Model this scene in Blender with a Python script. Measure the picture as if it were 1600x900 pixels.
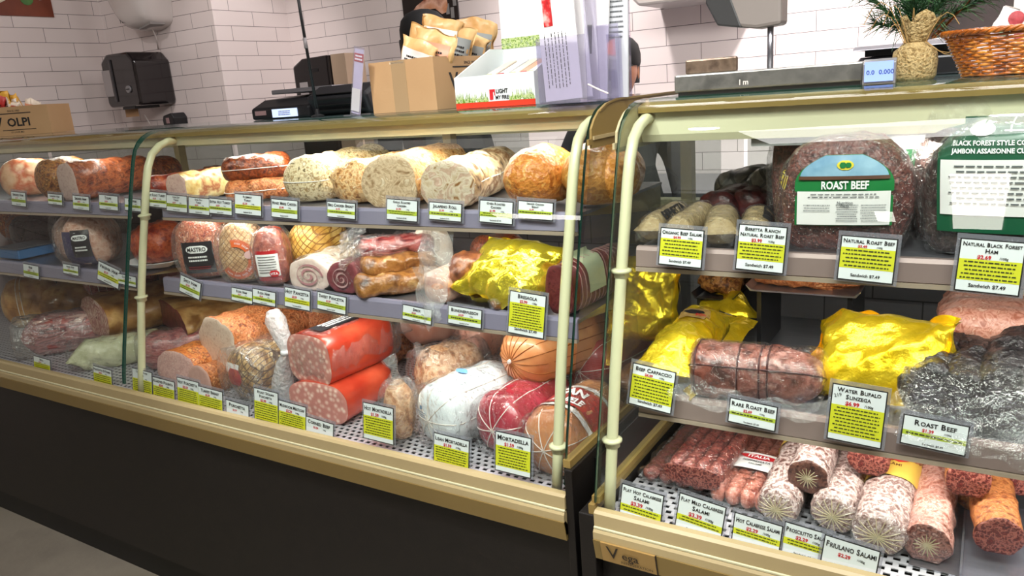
import bpy, math, random
from mathutils import Vector, Matrix, noise
for o in list(bpy.data.objects): bpy.data.objects.remove(o)
SC = bpy.context.scene
COL = SC.collection
random.seed(7)

# ---------------------------------------------------------------- camera
F = 1195.0; HC = 1.32
RX = Vector((0.85148867, 0.07001516, -0.51967771))   # world X axis in camera terms (right, down, forward)
RY = Vector((0.51909639, -0.2527878, 0.81647858))
RZ = Vector((-0.07420231, -0.96498508, -0.25159056))
cam_d = bpy.data.cameras.new('camera'); cam = bpy.data.objects.new('camera', cam_d); COL.objects.link(cam)
cam_d.sensor_width = 36.0; cam_d.lens = 36.0 * F / 1600.0; cam_d.clip_start = 0.05
cam.matrix_world = Matrix(((RX[0], -RX[1], -RX[2], 0), (RY[0], -RY[1], -RY[2], 0), (RZ[0], -RZ[1], -RZ[2], HC), (0, 0, 0, 1)))
SC.camera = cam

# ---------------------------------------------------------------- world, lamps, exposure
SC.view_settings.view_transform = 'Standard'; SC.view_settings.look = 'None'
SC.view_settings.gamma = 1.0; SC.view_settings.use_curve_mapping = False
SC.view_settings.exposure = 0.0
W = bpy.data.worlds.new('world'); SC.world = W; W.use_nodes = True
W.node_tree.nodes['Background'].inputs[0].default_value = (1.0, 0.96, 0.92, 1)
W.node_tree.nodes['Background'].inputs[1].default_value = 0.22
def area(name, loc, target, sx, sy, power, col=(1, 1, 1), spread=180):
    d = bpy.data.lights.new(name, 'AREA'); d.shape = 'RECTANGLE'; d.size = sx; d.size_y = sy
    d.energy = power; d.color = col; d.spread = math.radians(spread)
    o = bpy.data.objects.new(name, d); COL.objects.link(o); o.location = loc
    o.rotation_euler = (Vector(target) - Vector(loc)).to_track_quat('-Z', 'Y').to_euler()
    return o
def spot(name, loc, target, power, angle, col=(1, 1, 1), blend=.6, rad=.06):
    d = bpy.data.lights.new(name, 'SPOT'); d.energy = power; d.spot_size = math.radians(angle)
    d.spot_blend = blend; d.color = col; d.shadow_soft_size = rad
    o = bpy.data.objects.new(name, d); COL.objects.link(o); o.location = loc
    o.rotation_euler = (Vector(target) - Vector(loc)).to_track_quat('-Z', 'Y').to_euler()
    return o
area('aisle_light', (0.2, -0.2, 2.7), (-.2, 1.3, .8), 2.2, .6, 70, (1, .98, .95))
area('counter_light', (-.4, 2.3, 2.75), (-.4, 2.6, 0), 2.6, .5, 34, (1, .96, .94))
spot('wall_spot', (-.2, 2.2, 2.75), (.0, 3.3, 1.3), 230, 95, (1, .96, .95))
spot('wall_spot', (-1.5, 2.35, 2.75), (-1.1, 3.3, 1.35), 120, 85, (1, .95, .94))
spot('wall_spot', (-2.7, 2.4, 2.75), (-3.48, 3.0, 1.2), 46, 50, (1, .93, .92))
spot('wall_spot', (-2.9, .7, 2.75), (-4.1, 2.79, 1.4), 34, 60, (1, .93, .9), rad=.03)
spot('display_spot', (-.95, .1, 2.7), (-.95, 1.3, .8), 110, 45)
spot('display_spot', (.05, .2, 2.7), (.1, 1.3, .8), 70, 55)

area('case_lamp_light', (-1.2, 1.325, 1.240), (-1.2, 1.36, .95), 1.15, .02, 3.2, (1, .98, .92))
area('case_lamp_light', (-2.5, 1.325, 1.240), (-2.5, 1.36, .95), .9, .02, 1.0, (1, .98, .92))
area('case_lamp_light', (.4, 1.25, 1.196), (.4, 1.45, .95), 1.2, .02, 6, (1, .98, .92))
area('aisle_light', (-2.4, -.3, 2.7), (-2.2, 1.3, .8), 1.2, .5, 5, (1, .95, .9))
# ---------------------------------------------------------------- materials
def lin(h):
    h = h.lstrip('#'); r = []
    for i in (0, 2, 4):
        c = int(h[i:i+2], 16) / 255; r.append(c / 12.92 if c <= .04045 else ((c + .055) / 1.055) ** 2.4)
    return (*r, 1)
MATS = {}; TS = [1.0]   # TS: grain of the food surfaces
def mat(name, cols, scale=8, rough=.5, metal=0, bump=0, bscale=None, coat=0, kind='noise', stretch=(1, 1, 1), detail=5, emis=0, spec=.5, net=None, alpha=1, distort=0):
    if name in MATS: return MATS[name]
    if TS[0] > 1 and kind not in ('rings', 'plain'): bscale = (bscale or scale * 2.5) * TS[0]; scale *= TS[0]
    m = bpy.data.materials.new(name); MATS[name] = m; m.use_nodes = True
    nt = m.node_tree; N = nt.nodes; L = nt.links; b = N['Principled BSDF']
    if isinstance(cols, str): cols = [cols]
    tc = N.new('ShaderNodeTexCoord'); mp = N.new('ShaderNodeMapping'); mp.inputs['Scale'].default_value = stretch
    L.new(tc.outputs['Object'], mp.inputs['Vector'])
    colout = None
    if len(cols) == 1:
        b.inputs['Base Color'].default_value = lin(cols[0])
    else:
        if kind == 'noise':
            t = N.new('ShaderNodeTexNoise'); t.inputs['Scale'].default_value = scale; t.inputs['Detail'].default_value = detail
            t.inputs['Distortion'].default_value = distort; out = t.outputs['Fac']; lo, hi = .32, .68
        elif kind in ('cells', 'plain'):
            t = N.new('ShaderNodeTexVoronoi'); t.inputs['Scale'].default_value = scale; out = t.outputs['Distance']; lo, hi = .05, .75
        elif kind == 'wave':
            t = N.new('ShaderNodeTexWave'); t.inputs['Scale'].default_value = scale; t.inputs['Distortion'].default_value = distort; out = t.outputs['Fac']; lo, hi = .1, .9
        elif kind == 'rings':
            t = N.new('ShaderNodeTexWave'); t.wave_type = 'RINGS'; t.rings_direction = 'Y'; t.inputs['Scale'].default_value = scale
            t.inputs['Distortion'].default_value = distort; t.inputs['Detail'].default_value = 2; out = t.outputs['Fac']; lo, hi = .1, .9
        L.new(mp.outputs[0], t.inputs['Vector'])
        r = N.new('ShaderNodeValToRGB'); L.new(out, r.inputs['Fac'])
        e = r.color_ramp.elements
        for i, c in enumerate(cols):
            p = lo + (hi - lo) * i / (len(cols) - 1)
            if i < 2: e[i].position = p; e[i].color = lin(c)
            else:
                n = e.new(p); n.color = lin(c)
        if len(cols) > 2: pass
        colout = r.outputs[0]
        L.new(colout, b.inputs['Base Color'])
    netfac = None
    if net:  # (colour, scale, thickness): crossed elastic threads
        nc, ns, th = net
        facs = []
        for d in (1, -1):
            mp2 = N.new('ShaderNodeMapping'); mp2.inputs['Rotation'].default_value = (0, math.radians(45 * d), math.radians(12 * d))
            L.new(tc.outputs['Object'], mp2.inputs['Vector'])
            w = N.new('ShaderNodeTexWave'); w.inputs['Scale'].default_value = ns; w.inputs['Distortion'].default_value = 1.2; w.inputs['Detail'].default_value = 1
            L.new(mp2.outputs[0], w.inputs['Vector'])
            g = N.new('ShaderNodeMath'); g.operation = 'GREATER_THAN'; g.inputs[1].default_value = 1 - th
            L.new(w.outputs['Fac'], g.inputs[0]); facs.append(g)
        mx = N.new('ShaderNodeMath'); mx.operation = 'MAXIMUM'; L.new(facs[0].outputs[0], mx.inputs[0]); L.new(facs[1].outputs[0], mx.inputs[1])
        mc = N.new('ShaderNodeMix'); mc.data_type = 'RGBA'; L.new(mx.outputs[0], mc.inputs['Factor'])
        if colout: L.new(colout, mc.inputs[6])
        else: mc.inputs[6].default_value = lin(cols[0])
        mc.inputs[7].default_value = lin(nc); L.new(mc.outputs[2], b.inputs['Base Color']); netfac = mx
    b.inputs['Roughness'].default_value = rough; b.inputs['Metallic'].default_value = metal
    b.inputs['Specular IOR Level'].default_value = spec
    if coat: b.inputs['Coat Weight'].default_value = coat; b.inputs['Coat Roughness'].default_value = .12
    if bump:
        t2 = N.new('ShaderNodeTexNoise'); t2.inputs['Scale'].default_value = bscale or scale * 2.5; t2.inputs['Detail'].default_value = 6
        L.new(mp.outputs[0], t2.inputs['Vector'])
        bp = N.new('ShaderNodeBump'); bp.inputs['Strength'].default_value = bump; bp.inputs['Distance'].default_value = .01
        L.new(t2.outputs['Fac'], bp.inputs['Height']); L.new(bp.outputs[0], b.inputs['Normal'])
        if coat: L.new(bp.outputs[0], b.inputs['Coat Normal'])
        if netfac:
            ad = N.new('ShaderNodeMath'); ad.operation = 'SUBTRACT'; L.new(t2.outputs['Fac'], ad.inputs[0]); L.new(netfac.outputs[0], ad.inputs[1]); L.new(ad.outputs[0], bp.inputs['Height'])
    if emis:
        b.inputs['Emission Color'].default_value = lin(cols[0]); b.inputs['Emission Strength'].default_value = emis
    if alpha < 1: b.inputs['Alpha'].default_value = alpha
    return m
def sheet(name, tint='ffffff', body=.0, gloss=.10, rough=.02, bump=0, bscale=30, bodycol='ffffff'):
    """clear sheet: see-through, with a mirror share that rises at grazing angles and an optional milky body"""
    if name in MATS: return MATS[name]
    m = bpy.data.materials.new(name); MATS[name] = m; m.use_nodes = True
    nt = m.node_tree; N = nt.nodes; L = nt.links; N.remove(N['Principled BSDF']); out = N['Material Output']
    tr = N.new('ShaderNodeBsdfTransparent'); tr.inputs[0].default_value = lin(tint)
    gl = N.new('ShaderNodeBsdfGlossy'); gl.inputs['Roughness'].default_value = rough
    lw = N.new('ShaderNodeLayerWeight'); lw.inputs[0].default_value = .5; fr = N.new('ShaderNodeMath'); fr.operation = 'POWER'; fr.inputs[1].default_value = 4.5; L.new(lw.outputs['Facing'], fr.inputs[0])
    mul = N.new('ShaderNodeMath'); mul.operation = 'MULTIPLY_ADD'; mul.inputs[1].default_value = .9; mul.inputs[2].default_value = gloss + .035; mul.use_clamp = True
    L.new(fr.outputs[0], mul.inputs[0])
    base = tr
    if body:
        df = N.new('ShaderNodeBsdfDiffuse'); df.inputs[0].default_value = lin(bodycol)
        mb = N.new('ShaderNodeMixShader'); mb.inputs[0].default_value = body
        L.new(tr.outputs[0], mb.inputs[1]); L.new(df.outputs[0], mb.inputs[2]); base = mb
    mx = N.new('ShaderNodeMixShader'); L.new(mul.outputs[0], mx.inputs[0]); L.new(base.outputs[0], mx.inputs[1]); L.new(gl.outputs[0], mx.inputs[2])
    L.new(mx.outputs[0], out.inputs[0])
    if bump:
        tc = N.new('ShaderNodeTexCoord'); t2 = N.new('ShaderNodeTexNoise'); t2.inputs['Scale'].default_value = bscale; t2.inputs['Detail'].default_value = 4
        L.new(tc.outputs['Object'], t2.inputs['Vector'])
        bp = N.new('ShaderNodeBump'); bp.inputs['Strength'].default_value = bump; bp.inputs['Distance'].default_value = .02
        L.new(t2.outputs['Fac'], bp.inputs['Height']); L.new(bp.outputs[0], gl.inputs['Normal']); L.new(bp.outputs[0], lw.inputs['Normal'])
    return m
GLASS = sheet('case glass', 'f4faf6', 0, .0, 0.0)
SGLASS = sheet('side glass', 'e4e8e6', 0.10, .0, 0.01, bodycol='8e8e8c')
FILM = sheet('cling film', 'ffffff', .012, .02, .045, bump=1.0, bscale=60)
BAGF = sheet('bag film', 'ffffff', .05, .04, .06, bump=1.0, bscale=45)
ACRYL = sheet('acrylic', 'eceaf4', .06, .04, .03)
HOLDER = sheet('clear holder', 'f0f0f4', .18, .02, .1, bodycol='c8c8d2')

# ---------------------------------------------------------------- mesh helpers
class MB:
    def __init__(s): s.v = []; s.f = []
    def add(s, vs, fs):
        n = len(s.v); s.v += [tuple(v) for v in vs]; s.f += [tuple(i + n for i in f) for f in fs]; return s
    def box(s, x0, x1, y0, y1, z0, z1, M=None):
        vs = [(x, y, z) for z in (z0, z1) for y in (y0, y1) for x in (x0, x1)]
        if M is not None: vs = [M @ Vector(v) for v in vs]
        return s.add(vs, [(0, 2, 3, 1), (4, 5, 7, 6), (0, 1, 5, 4), (2, 6, 7, 3), (0, 4, 6, 2), (1, 3, 7, 5)])
    def prism(s, pts, a, b, axis='x'):
        """closed 2-D outline swept from a to b; axis x: pts are (y,z); y: (x,z); z: (x,y)"""
        n = len(pts)
        def mk(p, t): return {'x': (t, p[0], p[1]), 'y': (p[0], t, p[1]), 'z': (p[0], p[1], t)}[axis]
        vs = [mk(p, a) for p in pts] + [mk(p, b) for p in pts]
        fs = [(i, (i + 1) % n, n + (i + 1) % n, n + i) for i in range(n)] + [tuple(range(n - 1, -1, -1)), tuple(range(n, 2 * n))]
        return s.add(vs, fs)
    def tube(s, pts, r, n=10, cap=True):
        pts = [Vector(p) for p in pts]; rs = r if isinstance(r, (list, tuple)) else [r] * len(pts)
        rings = []; up = Vector((0, 0, 1))
        for i, p in enumerate(pts):
            d = (pts[min(i + 1, len(pts) - 1)] - pts[max(i - 1, 0)]).normalized()
            if i == 0:
                a = d.cross(up if abs(d.z) < .9 else Vector((1, 0, 0))).normalized()
            else: a = (a - d * a.dot(d)).normalized()
            b = d.cross(a)
            rings.append([p + (a * math.cos(t) + b * math.sin(t)) * rs[i] for t in [2 * math.pi * k / n for k in range(n)]])
        vs = [v for r_ in rings for v in r_]
        fs = [(i * n + k, i * n + (k + 1) % n, (i + 1) * n + (k + 1) % n, (i + 1) * n + k) for i in range(len(pts) - 1) for k in range(n)]
        if cap: fs += [tuple(range(n - 1, -1, -1)), tuple(range((len(pts) - 1) * n, len(pts) * n))]
        return s.add(vs, fs)
    def lathe(s, prof, n=24, c=(0, 0), M=None):
        """prof: (radius, z)"""
        vs = [(c[0] + r * math.cos(2 * math.pi * k / n), c[1] + r * math.sin(2 * math.pi * k / n), z) for r, z in prof for k in range(n)]
        if M is not None: vs = [M @ Vector(v) for v in vs]
        m = len(prof)
        fs = [(i * n + k, i * n + (k + 1) % n, (i + 1) * n + (k + 1) % n, (i + 1) * n + k) for i in range(m - 1) for k in range(n)]
        fs += [tuple(range(n - 1, -1, -1)), tuple(range((m - 1) * n, m * n))]
        return s.add(vs, fs)
    def build(s, name, m, parent=None, smooth=False, bevel=0, loc=None, label=None):
        me = bpy.data.meshes.new(name); me.from_pydata([tuple(v) for v in s.v], [], s.f); me.update()
        return link(name, me, m, parent, smooth, bevel, loc, label)
def link(name, me, m, parent=None, smooth=False, bevel=0, loc=None, label=None):
    o = bpy.data.objects.new(name, me); COL.objects.link(o)
    if m is not None: me.materials.append(m)
    if smooth:
        for p in me.polygons: p.use_smooth = True
    if bevel:
        b = o.modifiers.new('bevel', 'BEVEL'); b.width = bevel; b.segments = 2; b.limit_method = 'ANGLE'
    if parent is not None: o.parent = parent
    if loc: o.location = loc
    if label: o['label'] = label
    return o
def tag(o, label, cat, group=None):
    o['label'] = label; o['category'] = cat
    if group: o['group'] = group
    return o
def thing(name, label, cat, loc=(0, 0, 0), rz=0, group=None):
    o = bpy.data.objects.new(name, None); COL.objects.link(o); o.empty_display_size = .05
    o.location = loc; o.rotation_euler = (0, 0, rz); return tag(o, label, cat, group)
def struct(name, mb, m, **k):
    o = mb.build(name, m, **k); o['kind'] = 'structure'; return o
# picture <-> place
def ray(px, py):
    q = Vector((px - 800, py - 450, F)); return Vector((RX.dot(q), RY.dot(q), RZ.dot(q)))
def onY(px, py, Y):
    d = ray(px, py); return Vector((0, 0, HC)) + d * (Y / d.y)
def XA(px, Y, z):
    """X of the point at depth Y and height z that stands in picture column px"""
    k = (px - 800) / F; zz = z - HC
    # qx = X*RX0+Y*RY0+zz*RZ0 ; qz = X*RX2+Y*RY2+zz*RZ2 ; qx = k qz
    return (k * (Y * RY[2] + zz * RZ[2]) - Y * RY[0] - zz * RZ[0]) / (RX[0] - k * RX[2])
def MPP(X, Y, z):
    return (X * RX[2] + Y * RY[2] + (z - HC) * RZ[2]) / F

FONT_CACHE = {}
def text_geo(txt, size, bold=.015, smallcaps=False):
    """returns (verts, faces, width) of flat lettering, baseline at 0, starting at x=0"""
    def one(t, s):
        key = (t, round(s, 5), bold)
        if key not in FONT_CACHE:
            cu = bpy.data.curves.new('t', 'FONT'); cu.body = t; cu.size = s; cu.offset = bold * s; cu.resolution_u = 2
            ob = bpy.data.objects.new('t', cu); me = bpy.data.meshes.new_from_object(ob)
            vs = [tuple(v.co) for v in me.vertices]; fs = [tuple(p.vertices) for p in me.polygons]
            bpy.data.objects.remove(ob); bpy.data.curves.remove(cu); bpy.data.meshes.remove(me)
            FONT_CACHE[key] = (vs, fs, max([v[0] for v in vs], default=0))
        return FONT_CACHE[key]
    V = []; Fs = []; x = 0
    if not smallcaps: vs, fs, w = one(txt, size); return list(vs), list(fs), w
    for wd in txt.split(' '):
        for t, s in ((wd[:1], size), (wd[1:].upper(), size * .78)):
            if not t: continue
            vs, fs, w = one(t, s); n = len(V)
            V += [(a + x, b, c) for a, b, c in vs]; Fs += [tuple(i + n for i in f) for f in fs]; x += w + size * .06
        x += size * .28
    return V, Fs, x - size * .34
def put_text(mb, txt, size, cx, cz, y, maxw=None, bold=.015, smallcaps=False, align='c', M=None):
    """lettering upright in the XZ plane facing -Y, centred at cx with its middle at cz"""
    V, Fs, w = text_geo(txt, size, bold, smallcaps)
    k = min(1, maxw / w) if maxw and w > 0 else 1
    x0 = cx - w * k / 2 if align == 'c' else cx
    vs = [Vector((x0 + a * k, y, cz + b * (k * .4 + .6) - size * .33)) for a, b, c in V]
    if M is not None: vs = [M @ v for v in vs]
    mb.add(vs, Fs)

# ---------------------------------------------------------------- the room
def tile_mat(name, rotz):
    m = bpy.data.materials.new(name); m.use_nodes = True; nt = m.node_tree; N = nt.nodes; L = nt.links; b = N['Principled BSDF']
    tc = N.new('ShaderNodeTexCoord'); sp = N.new('ShaderNodeSeparateXYZ'); cb = N.new('ShaderNodeCombineXYZ')
    L.new(tc.outputs['Object'], sp.inputs[0]); L.new(sp.outputs['Y' if rotz else 'X'], cb.inputs[0]); L.new(sp.outputs['Z'], cb.inputs[1])
    br = N.new('ShaderNodeTexBrick'); L.new(cb.outputs[0], br.inputs['Vector']); br.offset = .5; br.inputs['Scale'].default_value = 1
    br.inputs['Brick Width'].default_value = .3048; br.inputs['Row Height'].default_value = .0762; br.inputs['Mortar Size'].default_value = .0013
    br.inputs['Mortar Smooth'].default_value = .1
    br.inputs['Color1'].default_value = lin('e9dcd9'); br.inputs['Color2'].default_value = lin('e4d6d3'); br.inputs['Mortar'].default_value = lin('6f6464')
    L.new(br.outputs['Color'], b.inputs['Base Color']); b.inputs['Roughness'].default_value = .16
    bp = N.new('ShaderNodeBump'); bp.inputs['Strength'].default_value = .4; bp.inputs['Distance'].default_value = .002; bp.invert = True
    L.new(br.outputs['Fac'], bp.inputs['Height']); L.new(bp.outputs[0], b.inputs['Normal'])
    return m
TX, TY = tile_mat('white tile x', False), tile_mat('white tile y', True)
struct('wall_back', MB().box(-3.48, 3.2, 3.3, 3.4, 0, 2.9), TX)
struct('wall_alcove_side', MB().box(-3.58, -3.4795, 2.7905, 3.4, 0, 2.9), TY)
struct('wall_column', MB().box(-4.45, -3.4805, 2.79, 2.9, 0, 2.9), TX)
struct('wall_left', MB().box(-4.55, -4.45, -7, 2.9, 0, 2.9), TY)
flo = mat('concrete floor', ['8c8478', 'a39a8c', '98917f', 'b0a797'], 1.6, .35, bump=.15, bscale=30)
struct('floor', MB().box(-4.55, 3.2, -7, 3.4, -.05, 0), flo)
struct('ceiling', MB().box(-4.55, 3.2, -7, 3.4, 2.9, 2.95), mat('ceiling paint', '8d8a88', rough=.9))
struct('wall_right', MB().box(3.2, 3.3, -7, 3.4, 0, 2.9), mat('plain wall', 'b8aea6', rough=.8))
struct('wall_front', MB().box(-4.55, 3.3, -7.1, -7, 0, 2.9), mat('plain wall', 'b8aea6', rough=.8))
struct('trim_1', MB().box(XA(1432, 3.29, 1.4) , XA(1432, 3.29, 1.4) + .014, 3.285, 3.3, .9, 2.9), mat('dark trim', '6a6262', rough=.4))

LIT = mat('lit diffuser', 'fff8ee', emis=22)
for lab, x0_, x1_, y0_, y1_ in [('long lit ceiling panel behind the camera, over the right case aisle', -.19, .11, -3.9, -2.45), ('small square lit ceiling panel in the aisle', -.68, -.56, -3.75, -3.5), ('lit ceiling panel far back near the left wall', -4.2, -3.2, -3.95, -3.80)]:
    cl = thing('ceiling_light', lab, 'ceiling light', ((x0_ + x1_) / 2, (y0_ + y1_) / 2, 2.88)); a_, b_ = (x1_ - x0_) / 2, (y1_ - y0_) / 2
    MB().box(-a_ - .02, a_ + .02, -b_ - .02, b_ + .02, .004, .02).build('frame', mat('white frame', 'e6e4e0', rough=.4), cl)
    MB().box(-a_, a_, -b_, b_, -.002, .0035).build('diffuser', LIT, cl)

# ---------------------------------------------------------------- the two refrigerated cases
TAN = mat('tan enamel', ['ac9a70', 'b2a076'], 6, .40); TAN2 = mat('bronze enamel', ['86703f', '8c7543'], 5, .38)
CREAM = mat('cream enamel', 'cfcba6', rough=.35, coat=.2); BLACK = mat('black laminate', ['120f0e', '171311'], 30, .45, bump=.05, bscale=300)
TOE = mat('black rubber', '0d0f10', rough=.5); STEEL = mat('stainless steel', ['9a9aa2', 'a6a6ae'], 12, .28, metal=.85, stretch=(1, 12, 12))
CHAN = mat('lavender channel', ['8f8aa0', '9994a8'], 4, .32, metal=.2); CHANP = mat('rosy channel', ['a08c86', '94807c'], 4, .35, metal=.25)
EDGE = mat('green glass edge', '1d4a40', rough=.1, coat=.5); DARKIN = mat('dark grey liner', ['5c5c5e', '6a6a6c'], 5, .35, metal=.3)
WHITEM = mat('white tube light', 'fffdf6', emis=6); BLK = mat('black plastic', '17171a', rough=.35)
BACKP = None
def back_panel():
    m = bpy.data.materials.new('seamed grey panel'); m.use_nodes = True; nt = m.node_tree; N = nt.nodes; L = nt.links; b = N['Principled BSDF']
    tc = N.new('ShaderNodeTexCoord'); sp = N.new('ShaderNodeSeparateXYZ'); cb = N.new('ShaderNodeCombineXYZ')
    L.new(tc.outputs['Object'], sp.inputs[0]); L.new(sp.outputs['X'], cb.inputs[0]); L.new(sp.outputs['Z'], cb.inputs[1])
    br = N.new('ShaderNodeTexBrick'); L.new(cb.outputs[0], br.inputs['Vector']); br.inputs['Scale'].default_value = 1
    br.inputs['Brick Width'].default_value = .2; br.inputs['Row Height'].default_value = .09; br.inputs['Mortar Size'].default_value = .0016
    br.inputs['Color1'].default_value = lin('5a595b'); br.inputs['Color2'].default_value = lin('646366'); br.inputs['Mortar'].default_value = lin('2b2a2c')
    L.new(br.outputs['Color'], b.inputs['Base Color']); b.inputs['Roughness'].default_value = .35
    return m
BACKP = back_panel()
def deck_mat():
    m = bpy.data.materials.new('perforated deck'); m.use_nodes = True; nt = m.node_tree; N = nt.nodes; L = nt.links; b = N['Principled BSDF']
    b.inputs['Base Color'].default_value = lin('c9c6cc'); b.inputs['Roughness'].default_value = .35; b.inputs['Metallic'].default_value = .35
    tc = N.new('ShaderNodeTexCoord'); sp = N.new('ShaderNodeSeparateXYZ'); L.new(tc.outputs['Object'], sp.inputs[0])
    def band(src, period, w, shift=None):
        a = N.new('ShaderNodeMath'); a.operation = 'DIVIDE'; a.inputs[1].default_value = period; L.new(src, a.inputs[0])
        if shift:
            s = N.new('ShaderNodeMath'); s.operation = 'ADD'; L.new(a.outputs[0], s.inputs[0]); L.new(shift, s.inputs[1]); a = s
        f_ = N.new('ShaderNodeMath'); f_.operation = 'FRACT'; L.new(a.outputs[0], f_.inputs[0])
        g = N.new('ShaderNodeMath'); g.operation = 'LESS_THAN'; g.inputs[1].default_value = w; L.new(f_.outputs[0], g.inputs[0]); return g, a
    gy, ay = band(sp.outputs['Y'], .0150, .55)
    fl = N.new('ShaderNodeMath'); fl.operation = 'FLOOR'; L.new(ay.outputs[0], fl.inputs[0])
    hf = N.new('ShaderNodeMath'); hf.operation = 'MULTIPLY'; hf.inputs[1].default_value = .5; L.new(fl.outputs[0], hf.inputs[0])
    gx, _ = band(sp.outputs['X'], .0175, .55, hf.outputs[0])
    mu = N.new('ShaderNodeMath'); mu.operation = 'MULTIPLY'; L.new(gx.outputs[0], mu.inputs[0]); L.new(gy.outputs[0], mu.inputs[1])
    iv = N.new('ShaderNodeMath'); iv.operation = 'SUBTRACT'; iv.inputs[0].default_value = 1; L.new(mu.outputs[0], iv.inputs[1])
    L.new(iv.outputs[0], b.inputs['Alpha'])
    return m
DECK = deck_mat()
PROF = [(1.034, .655), (1.039, .682), (1.054, .747), (1.085, .867), (1.116, .9855), (1.140, 1.075), (1.158, 1.1425), (1.1700, 1.184),
        (1.1795, 1.214), (1.190, 1.240), (1.203, 1.258), (1.219, 1.271), (1.238, 1.280), (1.262, 1.285), (1.300, 1.287)]
def glass_front(x0, x1, dy, parent):
    t = .006; pts = [(y + dy, z) for y, z in PROF]; inner = [(y + t, z - (t if i > 9 else t * .25)) for i, (y, z) in enumerate(pts)]
    mb = MB(); n = len(pts)
    mb.add([(x, *p) for p in pts for x in (x0, x1)], [(2*i, 2*i+1, 2*i+3, 2*i+2) for i in range(n-1)])
    g = mb.build('glass_front', GLASS, parent, smooth=True)
    for x, s in ((x0, 1), (x1, -1)):
        e = MB().add([(x, *p) for p in pts] + [(x, *p) for p in inner], [(i, i+1, n+i+1, n+i) for i in range(n-1)])
        e.add([(x + s * .0016, *p) for p in pts] + [(x + s * .0016, *p) for p in inner], [(i, n+i, n+i+1, i+1) for i in range(n-1)])
        e.build('glass_edge', EDGE, g)
    return g
def post(X, dy, parent, coll):
    pts = [(X, 1.058 + dy, .63), (X, 1.070 + dy, .69), (X, 1.105 + dy, .86), (X, 1.135 + dy, .98), (X, 1.165 + dy, 1.09), (X, 1.184 + dy, 1.16), (X, 1.196 + dy, 1.195), (X, 1.213 + dy, 1.225), (X, 1.238 + dy, 1.244), (X, 1.265 + dy, 1.253), (X, 1.31 + dy, 1.256)]
    o = MB().tube(pts, .0095, 12).build('post', CREAM, parent, smooth=True)
    for z in coll:
        for a, b in zip(pts, pts[1:]):
            if a[2] <= z <= b[2]:
                k = (z - a[2]) / (b[2] - a[2]); y = a[1] + (b[1] - a[1]) * k
                MB().lathe([(.0095, z - .012), (.0125, z - .010), (.0125, z - .003), (.0165, z - .001), (.0165, z + .003), (.011, z + .005)], 16, (X, y)).build('collar', CREAM, o, smooth=True)
    return o
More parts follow.
